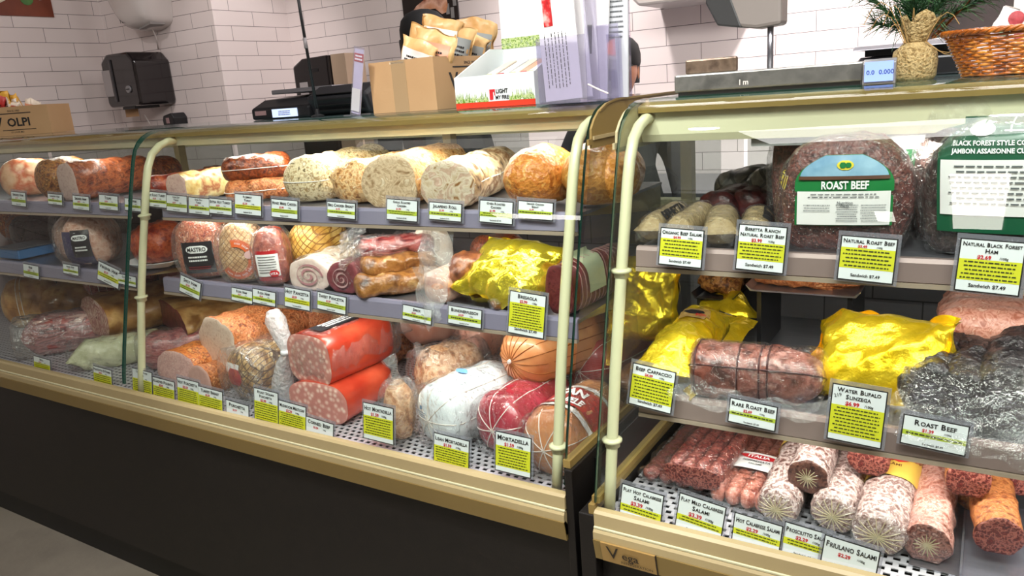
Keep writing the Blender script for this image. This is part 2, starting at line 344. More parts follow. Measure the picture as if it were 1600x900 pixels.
def case(name, label, x0, x1, dy, glasses, posts, shelves, colls, tubes, beam_b, mid_posts, dz=0):
    c = thing(name, label, 'display case', (0, 0, 0))
    f = 1.034 + dy; bk = 1.95 + dy
    MB().box(x0, x1, f + .02, bk - .02, .12, .552 + dz).build('base_panel', BLACK, c)
    MB().box(x0, x1, f + .062, bk - .03, 0, .113).build('toe_kick', TOE, c)
    MB().box(x0, x1, f + .055, f + .0605, .113, .121).build('trim_strip', mat('aluminium strip', '9a9282', rough=.35, metal=.3), c, bevel=.001)
    # two-step rail along the front
    MB().prism([(f + .006, .609 + dz), (f - .004, .610 + dz), (f - .004, .633 + dz), (f + .001, .637 + dz), (f + .012, .637 + dz), (f + .012, .609 + dz)], x0, x1).build('upper_rail', TAN, c)
    MB().prism([(f - .010, .590 + dz), (f - .010, .602 + dz), (f - .007, .606 + dz), (f + .004, .606 + dz), (f + .004, .56 + dz), (f - .004, .56 + dz)], x0, x1).build('lower_rail', TAN, c)
    MB().prism([(f - .004, .550 + dz), (f - .012, .589 + dz), (f - .004, .589 + dz), (f + .018, .550 + dz)], x0, x1).build('rail_skirt', TAN2, c)
    MB().prism([(f - .0042, .6065 + dz), (f - .0065, .607 + dz), (f - .0065, .6095 + dz), (f - .0042, .6105 + dz)], x0, x1).build('rail_bead', CREAM, c)
    # well
    MB().box(x0 + .005, x1 - .005, f + .012, bk - .12, .57, .576).build('drain_pan', mat('dark pan', '26262a', rough=.5), c)
    MB().box(x0 + .005, x1 - .005, f + .014, bk - .125, .617, .6185).build('deck', DECK, c)
    MB().box(x0, x1, bk - .12, bk - .05, .55, 1.0).build('back_panel', BACKP, c)
    # canopy beam
    MB().prism([(1.285 + dy, beam_b + .012), (1.285 + dy, 1.268), (1.30 + dy, 1.277), (1.40 + dy, 1.277), (1.40 + dy, 1.272), (1.303 + dy, 1.272), (1.298 + dy, 1.266), (1.298 + dy, beam_b), (1.290 + dy, beam_b)], x0, x1).build('canopy_beam', mat('canopy enamel', 'd3cfae', rough=.28, coat=.4), c)
    MB().prism([(1.273 + dy, 1.2635), (1.273 + dy, 1.273), (1.30 + dy, 1.281), (1.30 + dy, 1.2775), (1.284 + dy, 1.269), (1.284 + dy, 1.2635)], x0, x1).build('canopy_trim', mat('gold trim', 'b59a5c', rough=.25, metal=.5), c)
    for a, b, ta, low in tubes:
        fx = (MB().box(a, b, 1.30 + dy, 1.355 + dy, beam_b - .013, beam_b - .0005) if low else MB().box(a, b, 1.31 + dy, 1.355 + dy, 1.262, 1.2715)).build('lamp_fixture', mat('grey fixture', 'a2a4a2', rough=.4), c)
        MB().tube([(ta, 1.328 + dy, (beam_b - .019) if low else 1.254), (b - .02, 1.328 + dy, (beam_b - .019) if low else 1.254)], .0065, 10).build('lamp_tube', WHITEM, fx, smooth=True)
    # top counter glass
    tg = MB().box(x0 + .01, x1 - .01, 1.302 + dy, 1.72 + dy, 1.2785, 1.287).build('top_glass', mat('top glass grey', ['6f8a88', '789391'], 4, .08, coat=.6), c)
    MB().box(x0 + .01, x1 - .01, 1.2995 + dy, 1.3019 + dy, 1.2785, 1.287).build('glass_edge', EDGE, tg)
    MB().box(x0, x1, 1.84 + dy, 1.88 + dy, 1.20, 1.28).build('rear_header', CREAM, c)
    MB().box(x0, x1, 1.84 + dy, 1.88 + dy, 1.0, 1.02).build('rear_sill', CREAM, c)
    MB().box(x0 + .02, x1 - .02, 1.72 + dy, 1.85 + dy, 1.272, 1.2799).build('rear_top', STEEL, c)
    for x in mid_posts:
        MB().box(x, x + .028, 1.81 + dy, 1.839 + dy, 1.0, 1.279).build('rear_post', TAN, c)
    for i, x in enumerate([x0 + .03 + k * .62 for k in range(int((x1 - x0 - .06) / .62))]):
        MB().box(x, x + .6, 1.855 + dy + (i % 2) * .009, 1.859 + dy + (i % 2) * .009, 1.02, 1.20).build('sliding_door', SGLASS, c)
    for g in glasses: glass_front(g[0], g[1], dy, c)
    for i, X in enumerate(posts): post(X, dy, c, colls[i])
    for (a, b, y, zb, zt, dep, chm) in shelves:
        s = MB().box(a, b, y + .004, y + dep, zt - .012, zt - .006).build('shelf', STEEL, c)
        MB().prism([(y, zb + .004), (y - .0035, zb + .006), (y - .001, zt - .008), (y + .002, zt - .002), (y + .012, zt - .002), (y + .012, zt - .006), (y + .004, zt - .0105), (y + .004, zb)], a, b).build('price_channel', chm, s)
        MB().prism([(y - .0055, zb - .002), (y - .0055, zb + .0045), (y + .004, zb + .0045), (y + .004, zb - .002)], a, b).build('channel_lip', mat('pale lip', 'b9a795', rough=.3, metal=.3), s)
        lm = MB().box(a + .03, b - .03, y + .014, y + .034, zt - .019, zt - .0125).build('shelf_lamp', mat('white lamp body', 'e6e4dc', rough=.4), s)
        if a > -1.9:
            ln = min(b, 1.0) - a - .08; al = area('shelf_lamp_light', (a + .04 + ln / 2, y + .024, zt - .0205), (a + .04 + ln / 2, y + .085, zt - .3), ln, .012, ln * (2.1 if dy else 1.5), (1, .97, .92))
        for e in (a + .004, b - .008):
            MB().prism([(y + .02, zt - .012), (y + dep, zt - .012), (y + dep, zt - .075), (y + dep - .06, zt - .06)], e, e + .004).build('bracket', TAN, s)
    return c
# left case -------------------------------------------------------
LX0, LX1 = -4.2, -.582
left = case('display_case', 'long black and tan refrigerated meat case with curved glass, left of the gap', LX0, LX1, 0,
    [(LX0, -1.876), (-1.872, LX1)], [-1.837, -.612],
    [(-3.9, -1.945, 1.19, 1.062, 1.103, .42, CHAN), (-1.80, -.612, 1.19, 1.062, 1.103, .42, CHAN),
     (-3.9, -1.945, 1.17, .868, .912, .46, CHAN), (-1.825, -.612, 1.17, .868, .912, .46, CHAN)],
    [(.872, 1.075), (.705,)], [(-2.9, -1.95, -2.88, False), (-1.75, -.65, -1.73, False)], 1.240, [-2.6, -1.35, -.64])
MB().box(-.5815, -.5665, 1.033, 1.93, .0, .686).build('end_panel', BLACK, left, bevel=.002)
MB().box(-.5664, -.5600, 1.12, 1.93, .0, .670).build('end_panel', mat('black side', '0f0d0c', rough=.3), left, bevel=.001)
MB().box(-.586, -.572, 1.040, 1.93, .6862, .700).build('side_channel', mat('gold trim', 'b59a5c'), left)
MB().add([(-.576, 1.045, .700), (-.576, 1.93, .700), (-.576, 1.93, 1.215), (-.576, 1.185, 1.215)], [(0, 1, 2, 3)]).build('side_glass', SGLASS, left)
capo = [(1.175, 1.228), (1.186, 1.228), (1.188, 1.2445), (1.203, 1.2605), (1.222, 1.273), (1.25, 1.283), (1.29, 1.2885), (1.75, 1.2885), (1.75, 1.212), (1.186, 1.212), (1.186, 1.218), (1.175, 1.218)]
cap = MB().prism(capo, -.5775, -.5735).build('end_cap', TAN2, left)
MB().prism([(1.19, 1.226), (1.75, 1.226), (1.75, 1.232), (1.19, 1.232)], -.5733, -.5705).build('cap_ridge', TAN, cap)
MB().prism([(1.222, 1.2745), (1.25, 1.2845), (1.29, 1.290), (1.75, 1.290), (1.75, 1.2865), (1.29, 1.2865), (1.25, 1.281), (1.222, 1.271)], -.5735, -.5710).build('cap_lip', TAN2, cap)
MB().tube([(-.5734, 1.36, 1.268), (-.568, 1.36, 1.268)], .006, 12).build('screw', TAN2, cap)
# right case ------------------------------------------------------
RX0, RX1 = -.512, 1.6
right = case('display_case', 'black and tan refrigerated meat case with a maker plate, right of the gap', RX0, RX1, -.03,
    [(RX0, RX1)], [-.497],
    [(-.478, RX1 - .01, 1.135, 1.020, 1.060, .40, CHANP), (-.478, RX1 - .01, 1.125, .768, .812, .50, CHANP)],
    [(.748, 1.02)], [(-.33, 1.5, -.13, True)], 1.214, [-.36, .5], .005)
MB().box(-.5405, -.5125, 1.000, 1.90, .0, .633).build('end_panel', BLACK, right, bevel=.002)
MB().box(-.520, -.506, 1.012, 1.90, .6505, .662).build('side_channel', mat('gold trim', 'b59a5c'), right)
MB().box(-.523, -.5128, 1.004, 1.90, .6332, .650).build('side_rail', TAN2, right)
MB().add([(-.511, 1.012, .656), (-.511, 1.90, .656), (-.511, 1.90, 1.215), (-.511, 1.152, 1.215)], [(0, 1, 2, 3)]).build('side_glass', SGLASS, right)
cap = MB().prism([(y - .03, z - .005) for y, z in capo], -.5175, -.5135).build('end_cap', mat('pale olive enamel', 'b3a983', rough=.3), right)
# maker's plate on the skirt
mk = MB().prism([(.9985, .5555), (.9895, .5945), (.9935, .5945), (1.002, .5555)], -.498, -.404).build('maker_plate', mat('brass plate', 'b08f56', rough=.35, metal=.2), right)
tb = MB(); Mp = Matrix.Translation((-.451, .9934, .575)) @ Matrix.Rotation(math.radians(13), 4, 'X')
put_text(tb, 'V', .036, -.026, .004, -.0012, M=Mp, bold=0); put_text(tb, 'ega', .022, .004, .003, -.0012, M=Mp, bold=.01); put_text(tb, 'REFRIGERATION', .0075, .014, -.012, -.0012, M=Mp, bold=0)
tb.build('plate_lettering', mat('dark ink', '2a2118', rough=.5), mk)
MB().prism([(.9985, .5555), (.9890, .5950), (.9935, .5945), (1.002, .5555)], -.4035, -.402).build('plate_shim', mat('dark ink', '2a2118'), right)

# ---------------------------------------------------------------- goods: shape builders
from mathutils.bvhtree import BVHTree
def nz(p, s=1.0, seed=0): return noise.noise(Vector((p[0] * s + seed * 7.3, p[1] * s - seed * 3.1, p[2] * s + seed * 1.7)))
def ridge(p, s, seed=0): return 1 - 2 * abs(nz(p, s, seed)) - .6
def endk(t, kind):
    """t: 0 at the tip .. 1 where the body is full; returns (width, height) factors"""
    if kind == 'cut': return (1, 1)
    if kind == 'round': k = (1 - (1 - t) ** 2.2) ** .5; return (max(k, .02), max(k, .02))
    if kind == 'dome': k = (1 - (1 - t) ** 3.2) ** (1 / 3.0); return (max(k, .02), max(k, .02))
    if kind == 'taper': k = max(t, .01) ** .6; return (max(k, .06), max(k, .06))
    if kind == 'crimp': return (1 + .22 * (1 - t), max(t ** .8, .04))
    return (1, 1)
class Food:
    """a body swept along local +Y, its base at z = 0; .e is the thing"""
    def __init__(s, name, label, cat, loc, yaw=0, group=None):
        s.e = thing(name, label, cat, loc, math.radians(yaw), group); s.top = None
    def loaf(s, part, m, L, rx, rz, ends=('round', 'round'), cap=(None, None), n=32, mr=22, power=2.3, amp=.003, ns=25, seed=1, flat=.86, y0=0, z0=0, x0=0, crumple=0, cs=30, bend=0, smooth=True, parent=None, keep=True, taper=0, twist=0, lobes=0, lab=None, slope=0):
        c0 = cap[0] if cap[0] is not None else min(.5 * L, rz * .8); c1 = cap[1] if cap[1] is not None else min(.5 * L, rz * .8)
        ys = []
        if ends[0] != 'cut': ys += [c0 * (1 - math.cos(math.pi / 2 * k / 7)) for k in range(7)]
        else: c0 = 0
        if ends[1] == 'cut': c1 = 0
        ys += [c0 + (L - c0 - c1) * k / mr for k in range(mr + 1)]
        if ends[1] != 'cut': ys += [L - c1 * (1 - math.sin(math.pi / 2 * k / 7)) for k in range(1, 8)]
        vs = []
        for y in ys:
            if y < c0: fx, fz = endk(y / c0, ends[0])
            elif y > L - c1 and c1 > 0: fx, fz = endk((L - y) / c1, ends[1])
            else: fx = fz = 1
            tp = 1 - taper * y / L
            for k in range(n):
                a = 2 * math.pi * k / n; ca, sa = math.cos(a), math.sin(a)
                ex = 2 / power
                x = math.copysign(abs(ca) ** ex, ca); z = math.copysign(abs(sa) ** ex, sa)
                lb = 1 + lobes * .5 * abs(math.sin(a * 3 + 1)) if lobes else 1
                q = (x * rx, y, z * rz)
                d = 1 + (amp / rz) * (nz(q, ns, seed) * 2 + nz(q, ns * 2.7, seed + 3)) + (crumple / rz) * (ridge(q, cs, seed) + .5 * ridge(q, cs * 2.3, seed + 5))
                X_ = x * rx * fx * d * tp * lb; Z_ = max(z * rz * fz * d * tp * lb, -flat * rz)
                vs.append((X_ + x0 + bend * math.sin(math.pi * y / L), y + y0, Z_ + flat * rz + z0 + slope * y))
        R_ = len(ys)
        fs = [(i * n + k, (i + 1) * n + k, (i + 1) * n + (k + 1) % n, i * n + (k + 1) % n) for i in range(R_ - 1) for k in range(n)]
        if ends[0] != 'cut': fs.append(tuple(range(n)))
        if ends[1] != 'cut' or True: fs.append(tuple(range((R_ - 1) * n + n - 1, (R_ - 1) * n - 1, -1)))
        mb = MB().add(vs, fs)
        o = mb.build(part, m, parent or s.e, smooth=smooth, label=lab)
        if keep: s.top = (vs, fs); s.dim = (L, rx, rz, y0, z0, flat, x0)
        s.ring0 = vs[:n]; s.ring1 = vs[-n:]
        return o
    def face(s, m, part='cut_face', rear=False, bulge=.002, lab=None):
        ring = [Vector(v) for v in (s.ring1 if rear else s.ring0)]; c = sum(ring, Vector()) / len(ring); n = len(ring); sg = 1 if rear else -1
        vs = []; fs = []
        for j, k in enumerate((1.0, .97, .8, .5, .2)):
            for i, p in enumerate(ring):
                q = c + (p - c) * k; q.y += sg * (.0006 + (bulge * (1 - k) if j else 0) + (.0012 if j else 0) + .0012 * nz(q, 60)); vs.append(q)
        for j in range(4): fs += [(j * n + i, j * n + (i + 1) % n, (j + 1) * n + (i + 1) % n, (j + 1) * n + i) for i in range(n)]
        vs.append(c + Vector((0, sg * (.0018 + bulge), 0))); fs += [(4 * n + i, 4 * n + (i + 1) % n, 5 * n) for i in range(n)]
        return MB().add(vs, fs).build(part, m, s.e, smooth=True, label=lab)
    def film(s, m=None, k=1.05, amp=.004, cs=28, seed=9, part='plastic_wrap', grow=.004):
        L, rx, rz, y0, z0, flat, x0 = s.dim; top = s.top
        o = s.loaf(part, m or FILM, L + 2 * grow, rx * k + .0015, rz * k + .0015, ('dome', 'dome'), (.02, .02), amp=.001, crumple=amp, cs=cs, seed=seed, flat=flat * (rz + .0) / (rz * k + .0015), y0=y0 - grow, z0=z0, x0=x0, keep=False, n=40, mr=30)
        return o
    def decal(s, part, m, art, O, U, V, D, eps=.0012, parent=None, lab=None):
        """art: (verts (u,v), faces) in the plane O,U,V, laid onto the body along D"""
        bv = BVHTree.FromPolygons([Vector(v) for v in s.top[0]], s.top[1]); D = Vector(D).normalized(); U = Vector(U).normalized(); V = Vector(V).normalized(); O = Vector(O)
        vs = []; last = None
        for u, v in art[0]:
            p = O + U * u + V * v; h = bv.ray_cast(p - D * .3, D)
            q = (h[0] - D * eps) if h[0] is not None else None
            vs.append(q)
        good = [q for q in vs if q is not None]
        if not good: return None
        md = sum(q.dot(D) for q in good) / len(good)
        for i, (u, v) in enumerate(art[0]):
            if vs[i] is None:
                p = O + U * u + V * v; vs[i] = p + D * (max(q.dot(D) for q in good) - p.dot(D))
        return MB().add(vs, art[1]).build(part, m, parent or s.e, smooth=True, label=lab)
def grid(w, h, nx=14, ny=12, fx=None, cx=0, cy=0):
    vs = []; 
    for j in range(ny + 1):
        t = j / ny; k = fx(t) if fx else 1
        for i in range(nx + 1): vs.append((cx + (i / nx - .5) * w * k, cy + (t - .5) * h))
    return vs, [(j * (nx + 1) + i, j * (nx + 1) + i + 1, (j + 1) * (nx + 1) + i + 1, (j + 1) * (nx + 1) + i) for j in range(ny) for i in range(nx)]
def words(w, h, rows, cx=0, cy=0, seed=1, fill=.5, lo=.3, hi=1.0):
    """rows of short ink dashes, like print too small to read"""
    r = random.Random(seed); vs = []; fs = []
    for j in range(rows):
        y = cy + h / 2 - (j + .5) * h / rows; x = -w / 2 * r.uniform(.82, 1); e = -x; t = h / rows * fill / 2
        while x < e:
            l = w * r.uniform(.03, .10); l = min(l, e - x); n = len(vs)
            vs += [(cx + x, y - t), (cx + x + l, y - t), (cx + x + l, y + t), (cx + x, y + t)]; fs.append((n, n + 1, n + 2, n + 3)); x += l + w * .018
    return vs, fs
def lettering(txt, size, cx, cy, maxw=None, bold=.02, sc=False):
    V, Fs, w = text_geo(txt, size, bold, sc); k = min(1, maxw / w) if maxw else 1
    return [(cx + (a - w / 2) * k, cy + b - size * .33) for a, b, c in V], Fs
def merge(*arts):
    vs = []; fs = []
    for a in arts: n = len(vs); vs += a[0]; fs += [tuple(i + n for i in f) for f in a[1]]
    return vs, fs
def ring_string(f, m, ys, r=.0011, part='string'):
    """elastic or twine hoops round a body at the given shares of its length"""
    L, rx, rz, y0, z0, flat, x0 = f.dim; bv = BVHTree.FromPolygons([Vector(v) for v in f.top[0]], f.top[1]); mb = MB()
    for t in ys:
        c = Vector((x0, y0 + L * t, z0 + flat * rz)); pts = []
        for k in range(33):
            a = 2 * math.pi * k / 32; d = Vector((math.cos(a), 0, math.sin(a)))
            h = bv.ray_cast(c + d * .4, -d); pts.append((h[0] + d * r * .6) if h[0] is not None else c + d * rx)
        mb.tube(pts, r, 6, cap=False)
    return mb.build(part, m, f.e, smooth=True)
def long_string(f, m, angs, r=.0011, part='string'):
    L, rx, rz, y0, z0, flat, x0 = f.dim; bv = BVHTree.FromPolygons([Vector(v) for v in f.top[0]], f.top[1]); mb = MB(); c = Vector((x0, y0 + L / 2, z0 + flat * rz))
    for a in angs:
        side = Vector((math.cos(a), 0, math.sin(a))); pts = []
        for k in range(41):
            b = 2 * math.pi * k / 40; d = (side * math.cos(b) + Vector((0, 1, 0)) * math.sin(b))
            o = c + Vector((side.x * rx * math.cos(b), L / 2 * math.sin(b), side.z * rz * math.cos(b))) * 2.2
            h = bv.ray_cast(o, (c - o).normalized()); 
            if h[0] is not None: pts.append(h[0] + (o - c).normalized() * r * .6)
        if len(pts) > 3: mb.tube(pts, r, 6, cap=False)
    return mb.build(part, m, f.e, smooth=True)
def pillow(part, m, w, h, t, parent, M=None, crumple=.006, cs=25, seed=1, nu=44, nv=34, p=2.6, smooth=True, wav=.012, amp=.0):
    """a sealed bag or foil pack: flat edges all round, full in the middle"""
    vs = []; fs = []
    for s in (1, -1):
        for j in range(nv + 1):
            for i in range(nu + 1):
                u = i / nu * 2 - 1; v = j / nv * 2 - 1
                k = max(0, 1 - abs(u) ** p) ** .6 * max(0, 1 - abs(v) ** p) ** .6
                edge = max(abs(u), abs(v)) ** 4
                sh = 1 - .10 * (1 - abs(v) ** 2) * abs(u) ** 2
                q = (u * w / 2, v * h / 2, s * t * .3)
                z = s * t / 2 * k + (wav * edge * nz(q, 22, seed)) + s * min(1, k * 2.2) * crumple * (ridge(q, cs, seed) + .5 * ridge(q, cs * 2.1, seed + 2))
                x = u * w / 2 * sh + .010 * edge * nz(q, 30, seed + 4); y = v * h / 2 * (1 - .06 * abs(u)) + .012 * edge * nz(q, 24, seed + 6)
                vs.append(M @ Vector((x, y, z)) if M is not None else (x, y, z))
    n = (nu + 1) * (nv + 1)
    for b in (0, n):
        for j in range(nv):
            for i in range(nu):
                q = (b + j * (nu + 1) + i, b + j * (nu + 1) + i + 1, b + (j + 1) * (nu + 1) + i + 1, b + (j + 1) * (nu + 1) + i)
                fs.append(q if b == 0 else q[::-1])
    mb = MB().add(vs, fs); o = mb.build(part, m, parent, smooth=smooth)
    return o, vs, fs
def drape(part, m, pts_a, pts_b, parent, n=24, k=14, crumple=.006, cs=30, seed=2):
    """loose plastic between two 3-D lines (equal counts of guide points)"""
    def samp(P, t):
        f = t * (len(P) - 1); i = min(int(f), len(P) - 2); return Vector(P[i]).lerp(Vector(P[i + 1]), f - i)
    vs = []
    for j in range(k + 1):
        for i in range(n + 1):
            a = samp(pts_a, i / n); b = samp(pts_b, i / n); q = a.lerp(b, j / k)
            nn = Vector((nz(q, cs, seed), nz(q, cs, seed + 2) , nz(q, cs, seed + 5))) * crumple * 2; nn += Vector((0, -1, .4)) * crumple * ridge(q, cs * 1.4, seed)
            vs.append(q + nn)
    fs = [(j * (n + 1) + i, j * (n + 1) + i + 1, (j + 1) * (n + 1) + i + 1, (j + 1) * (n + 1) + i) for j in range(k) for i in range(n)]
    return MB().add(vs, fs).build(part, m, parent, smooth=True)

# food colours
TS[0] = 2.4
PINKF = mat('pale ham face', ['e3b3ab', 'eec3b8', 'd9a49b', 'f0cfc4'], 45, .4, coat=.25, bump=.08, bscale=90)
TURKF = mat('pale turkey face', ['d9bba6', 'e4cab6', 'cfae98'], 40, .45, coat=.2, bump=.08, bscale=90)
CHICKF = mat('pressed chicken face', ['8f6f4c', 'c2a684', 'd2b998', 'ac8e6a', 'd8c4a6'], 12, .45, coat=.25, bump=.3, bscale=45, distort=2.5)
GREYF = mat('grey pink face', ['c3a39a', 'cdb0a6', 'b8968d'], 35, .5, coat=.15, bump=.08)
BROWNR = mat('smoked brown rind', ['3a1409', '6e2b12', '9a4b22', '4e1a0c', 'b0642f'], 22, .35, coat=.35, bump=.35, bscale=55)
MOTTL = mat('mottled brown crust', ['4a2410', '7c431d', 'b47a3c', '5b2c14', 'c9985a'], 30, .4, coat=.3, bump=.5, bscale=60)
REDR = mat('red smoked rind', ['6e1a0d', '9c3417', 'c05a2c', '802512'], 20, .32, coat=.4, bump=.3, bscale=50)
ORANR = mat('orange glazed crust', ['a3441a', 'c9682a', 'e08b45', '8f3814', 'eaa560'], 26, .4, coat=.3, bump=.45, bscale=60)
ORANP = mat('spiced orange crust', ['74381a', 'b8622e', 'd08450', '964c22', 'dc9a66'], 34, .5, coat=.15, bump=.5, bscale=80)
HERB = mat('herbed cream crust', ['6d5a34', 'd9c196', 'e8d6ae', 'a07c45', 'efe2c2'], 34, .5, coat=.2, bump=.45, bscale=60)
HERBO = mat('toasted herb crust', ['8d5a2a', 'd49a5c', 'e9c590', 'b97a3c', 'f0d8ae'], 30, .5, coat=.2, bump=.45, bscale=60)
YELR = mat('yellow pink rind', ['c9824a', 'e6bd72', 'f0d89a', 'b5643f', 'e8c58a'], 9, .35, coat=.35, bump=.25, bscale=40)
BALL = mat('golden netted skin', ['a85a1c', 'd88c3c', 'c06c24', 'e2a656', 'b8651f'], 16, .38, coat=.35, bump=.7, bscale=30, distort=1)
BALL2 = mat('amber netted skin', ['a06424', 'd09444', 'b8782c', 'dcaa5c', 'a86c28'], 14, .38, coat=.35, bump=.7, bscale=28, distort=1)
NETY = mat('yellow netted ham', ['b87c2c', 'e0b356', 'f0cf84'], 12, .45, coat=.2, bump=.3, net=('9c6a28', 26, .08))
NETB = mat('beige netted ham', ['b98452', 'd8ab76', 'e9c79a'], 14, .45, coat=.2, bump=.3, net=('96683a', 30, .07))
DARKR = mat('dark purple rind', ['2b0d10', '4a1a1c', '602a28', '36130f'], 16, .4, coat=.3, bump=.25)
BLACKH = mat('black cured rind', ['0f0a0a', '2b1a16', '47302a', '1b100e'], 26, .38, coat=.5, bump=.4, bscale=60)
BEEFR = mat('seared beef', ['2e1212', '562622', '7a4238', '3c1a18', '8f564a'], 30, .38, coat=.6, bump=.5, bscale=55)
MORTR = mat('red mortadella casing', ['b4301c', 'c8432a', 'd8583a'], 5, .3, coat=.6, bump=.08)
MORTF = mat('mortadella face', ['f4d8c8', 'e3b3a4', 'cb877c', 'c88378'], 75, .4, coat=.35, kind='plain', bump=.05)
WHITEC = mat('white casing', ['dfe6ea', 'eef2f4', 'd2dade'], 5, .3, coat=.5, bump=.1, bscale=25)
REDC = mat('crimson casing', ['8e1226', 'a81c34', 'c03a50'], 6, .3, coat=.6, bump=.15, bscale=30)
TANC = mat('tan casing', ['b06a3c', 'c98758', 'd69c6c'], 5, .3, coat=.6, bump=.12, bscale=25)
PINKC = mat('pink casing', ['d68d74', 'e2a188', 'ebb59e'], 4, .35, coat=.4, bump=.1)
ORANC = mat('netted orange casing', ['c2703c', 'd9905a', 'e8ae7c'], 4, .38, coat=.4, bump=.15)
SALR = mat('salami skin', ['4a1612', '742820', '965044', '5c1e18'], 40, .42, coat=.3, bump=.4, bscale=70)
SALW = mat('white moulded salami skin', ['5c3630', '9c7c74', 'ccb8b2', '74504a', 'ae9690'], 40, .4, coat=.5, bump=.5, bscale=70)
SALF = mat('coarse salami face', ['3c0e0c', '5a1814', '9c5a4c', '4a1210', '6a201a'], 70, .45, coat=.2, bump=.4, bscale=90)
SALO = mat('peppered orange salami skin', ['6a3016', '985428', 'b4703c', '7c3e1c'], 50, .5, coat=.2, bump=.5, bscale=80)
TANW = mat('tan salami paper', ['8c7650', '9c8660', 'ac9870'], 30, .5, coat=.3, bump=.15)
PEPPER = mat('cracked pepper crust', ['080607', '1c1719', '342e30', '0e0c0d', '4a4446'], 30, .35, coat=.6, bump=1.0, bscale=36)
MARB = mat('cured red muscle', ['5c1a1c', '8c3434', 'b86a62', '702426', 'dcb0a0'], 14, .35, coat=.5, bump=.2, stretch=(1, .35, 1.8), distort=1.5)
RIND = mat('golden pork rind', ['8a5a2a', 'b98446', 'd6a868', '9c6a34'], 6, .4, coat=.3, bump=.15)
FAT = mat('creamy fat', ['e8d2bc', 'f0e0cc', 'dcbfa6'], 10, .45, coat=.3, bump=.1)
SWIRL = mat('rolled bacon swirl', ['e6cfc4', 'b06a68', '8e4248', 'e2c8bc'], 60, .35, coat=.5, kind='rings', distort=5, bump=.05)
SWIRL2 = mat('dark rolled bacon swirl', ['7c3a3e', '94525a', 'd8b8b0', '803c42'], 55, .35, coat=.5, kind='rings', distort=4, bump=.05)
GREENW = mat('pale green waxed wrap', ['b4b48c', 'c6c6a0', 'd6d4b2'], 8, .35, coat=.4, bump=.4, bscale=25)
GOLD = mat('gold foil', ['f6cc14', 'fcdc34', 'f0c00c'], 4, .24, metal=.7, bump=.5, bscale=16)
GOLD2 = mat('pale gold foil', ['ecd42c', 'f2e04c'], 4, .18, metal=.8, bump=.5, bscale=14)
TS[0] = 1.0
TWINE = mat('white twine', 'efe8de', rough=.7); NETW = mat('white netting', 'e6ddd4', rough=.6); REDT = mat('dark elastic', '3a0d0c', rough=.5)
PAPER = mat('white label paper', 'eeecea', rough=.35, coat=.3); INK = mat('black ink', '1a1718', rough=.6); REDI = mat('red ink', 'c8232a', rough=.5)
GREENL = mat('green label', '1f7a3e', rough=.35, coat=.4); BLUEL = mat('sky blue label', ['5d8db0', '9cc0d4'], 20, .35, coat=.4); DKGREEN = mat('deep green label', '17573a', rough=.35, coat=.4)
YINK = mat('yellow ink', 'e6d23c', rough=.5); WHITEI = mat('white ink', 'f4f4f2', rough=.5); FOAM = mat('white foam', 'e9e9ea', rough=.5)
YELB = mat('yellow highlight', 'd3d32a', rough=.5); CARD = mat('white card', 'e4e8ea', rough=.4); GREENB = mat('lime highlight', 'b4c43a', rough=.5)
NAVY = mat('navy label', '2b2658', rough=.3, coat=.4); CHAR = mat('charcoal label', '2c2a2e', rough=.3, coat=.4)

Z1, Z2, ZR1, ZR2, ZD = 1.1015, .9105, 1.0585, .8035, .6190
def spotf(name, label, cat, px, Y, z, yaw=0, hr=.04, group=None):
    X = XA(px, Y, z + hr); f = Food(name, label, cat, (X, Y, z), yaw, group); f.k = MPP(X, Y, z + hr); return f
def roll(name, label, cat, px, Y, z, w, h, L, skin, face=None, yaw=0, ends=('round', 'round'), group=None, film=False, part='body', rings=None, ringm=None, longs=None, wrap=None, **k):
    """w, h: width and height in picture pixels at that spot"""
    f = spotf(name, label, cat, px, Y, z, yaw, h * .0007, group)
    if face:
        c_, s_ = math.cos(math.radians(yaw)), math.sin(math.radians(yaw)); kk = (px - 800) / F
        w = w / max(.35, abs(c_ * RX[0] + s_ * RY[0] - kk * (c_ * RX[2] + s_ * RY[2])))
    rx, rz = w * f.k / 2, h * f.k / (1 + k.get('flat', .86))
    if face: ends = ('cut', ends[1])
    f.loaf(part, skin, L, rx, rz, ends, **k)
    if face: f.face(face)
    if rings: ring_string(f, ringm or TWINE, rings)
    if longs: long_string(f, ringm or TWINE, longs)
    if film: f.film(FILM if film is True else film, **(wrap or {}))
    return f
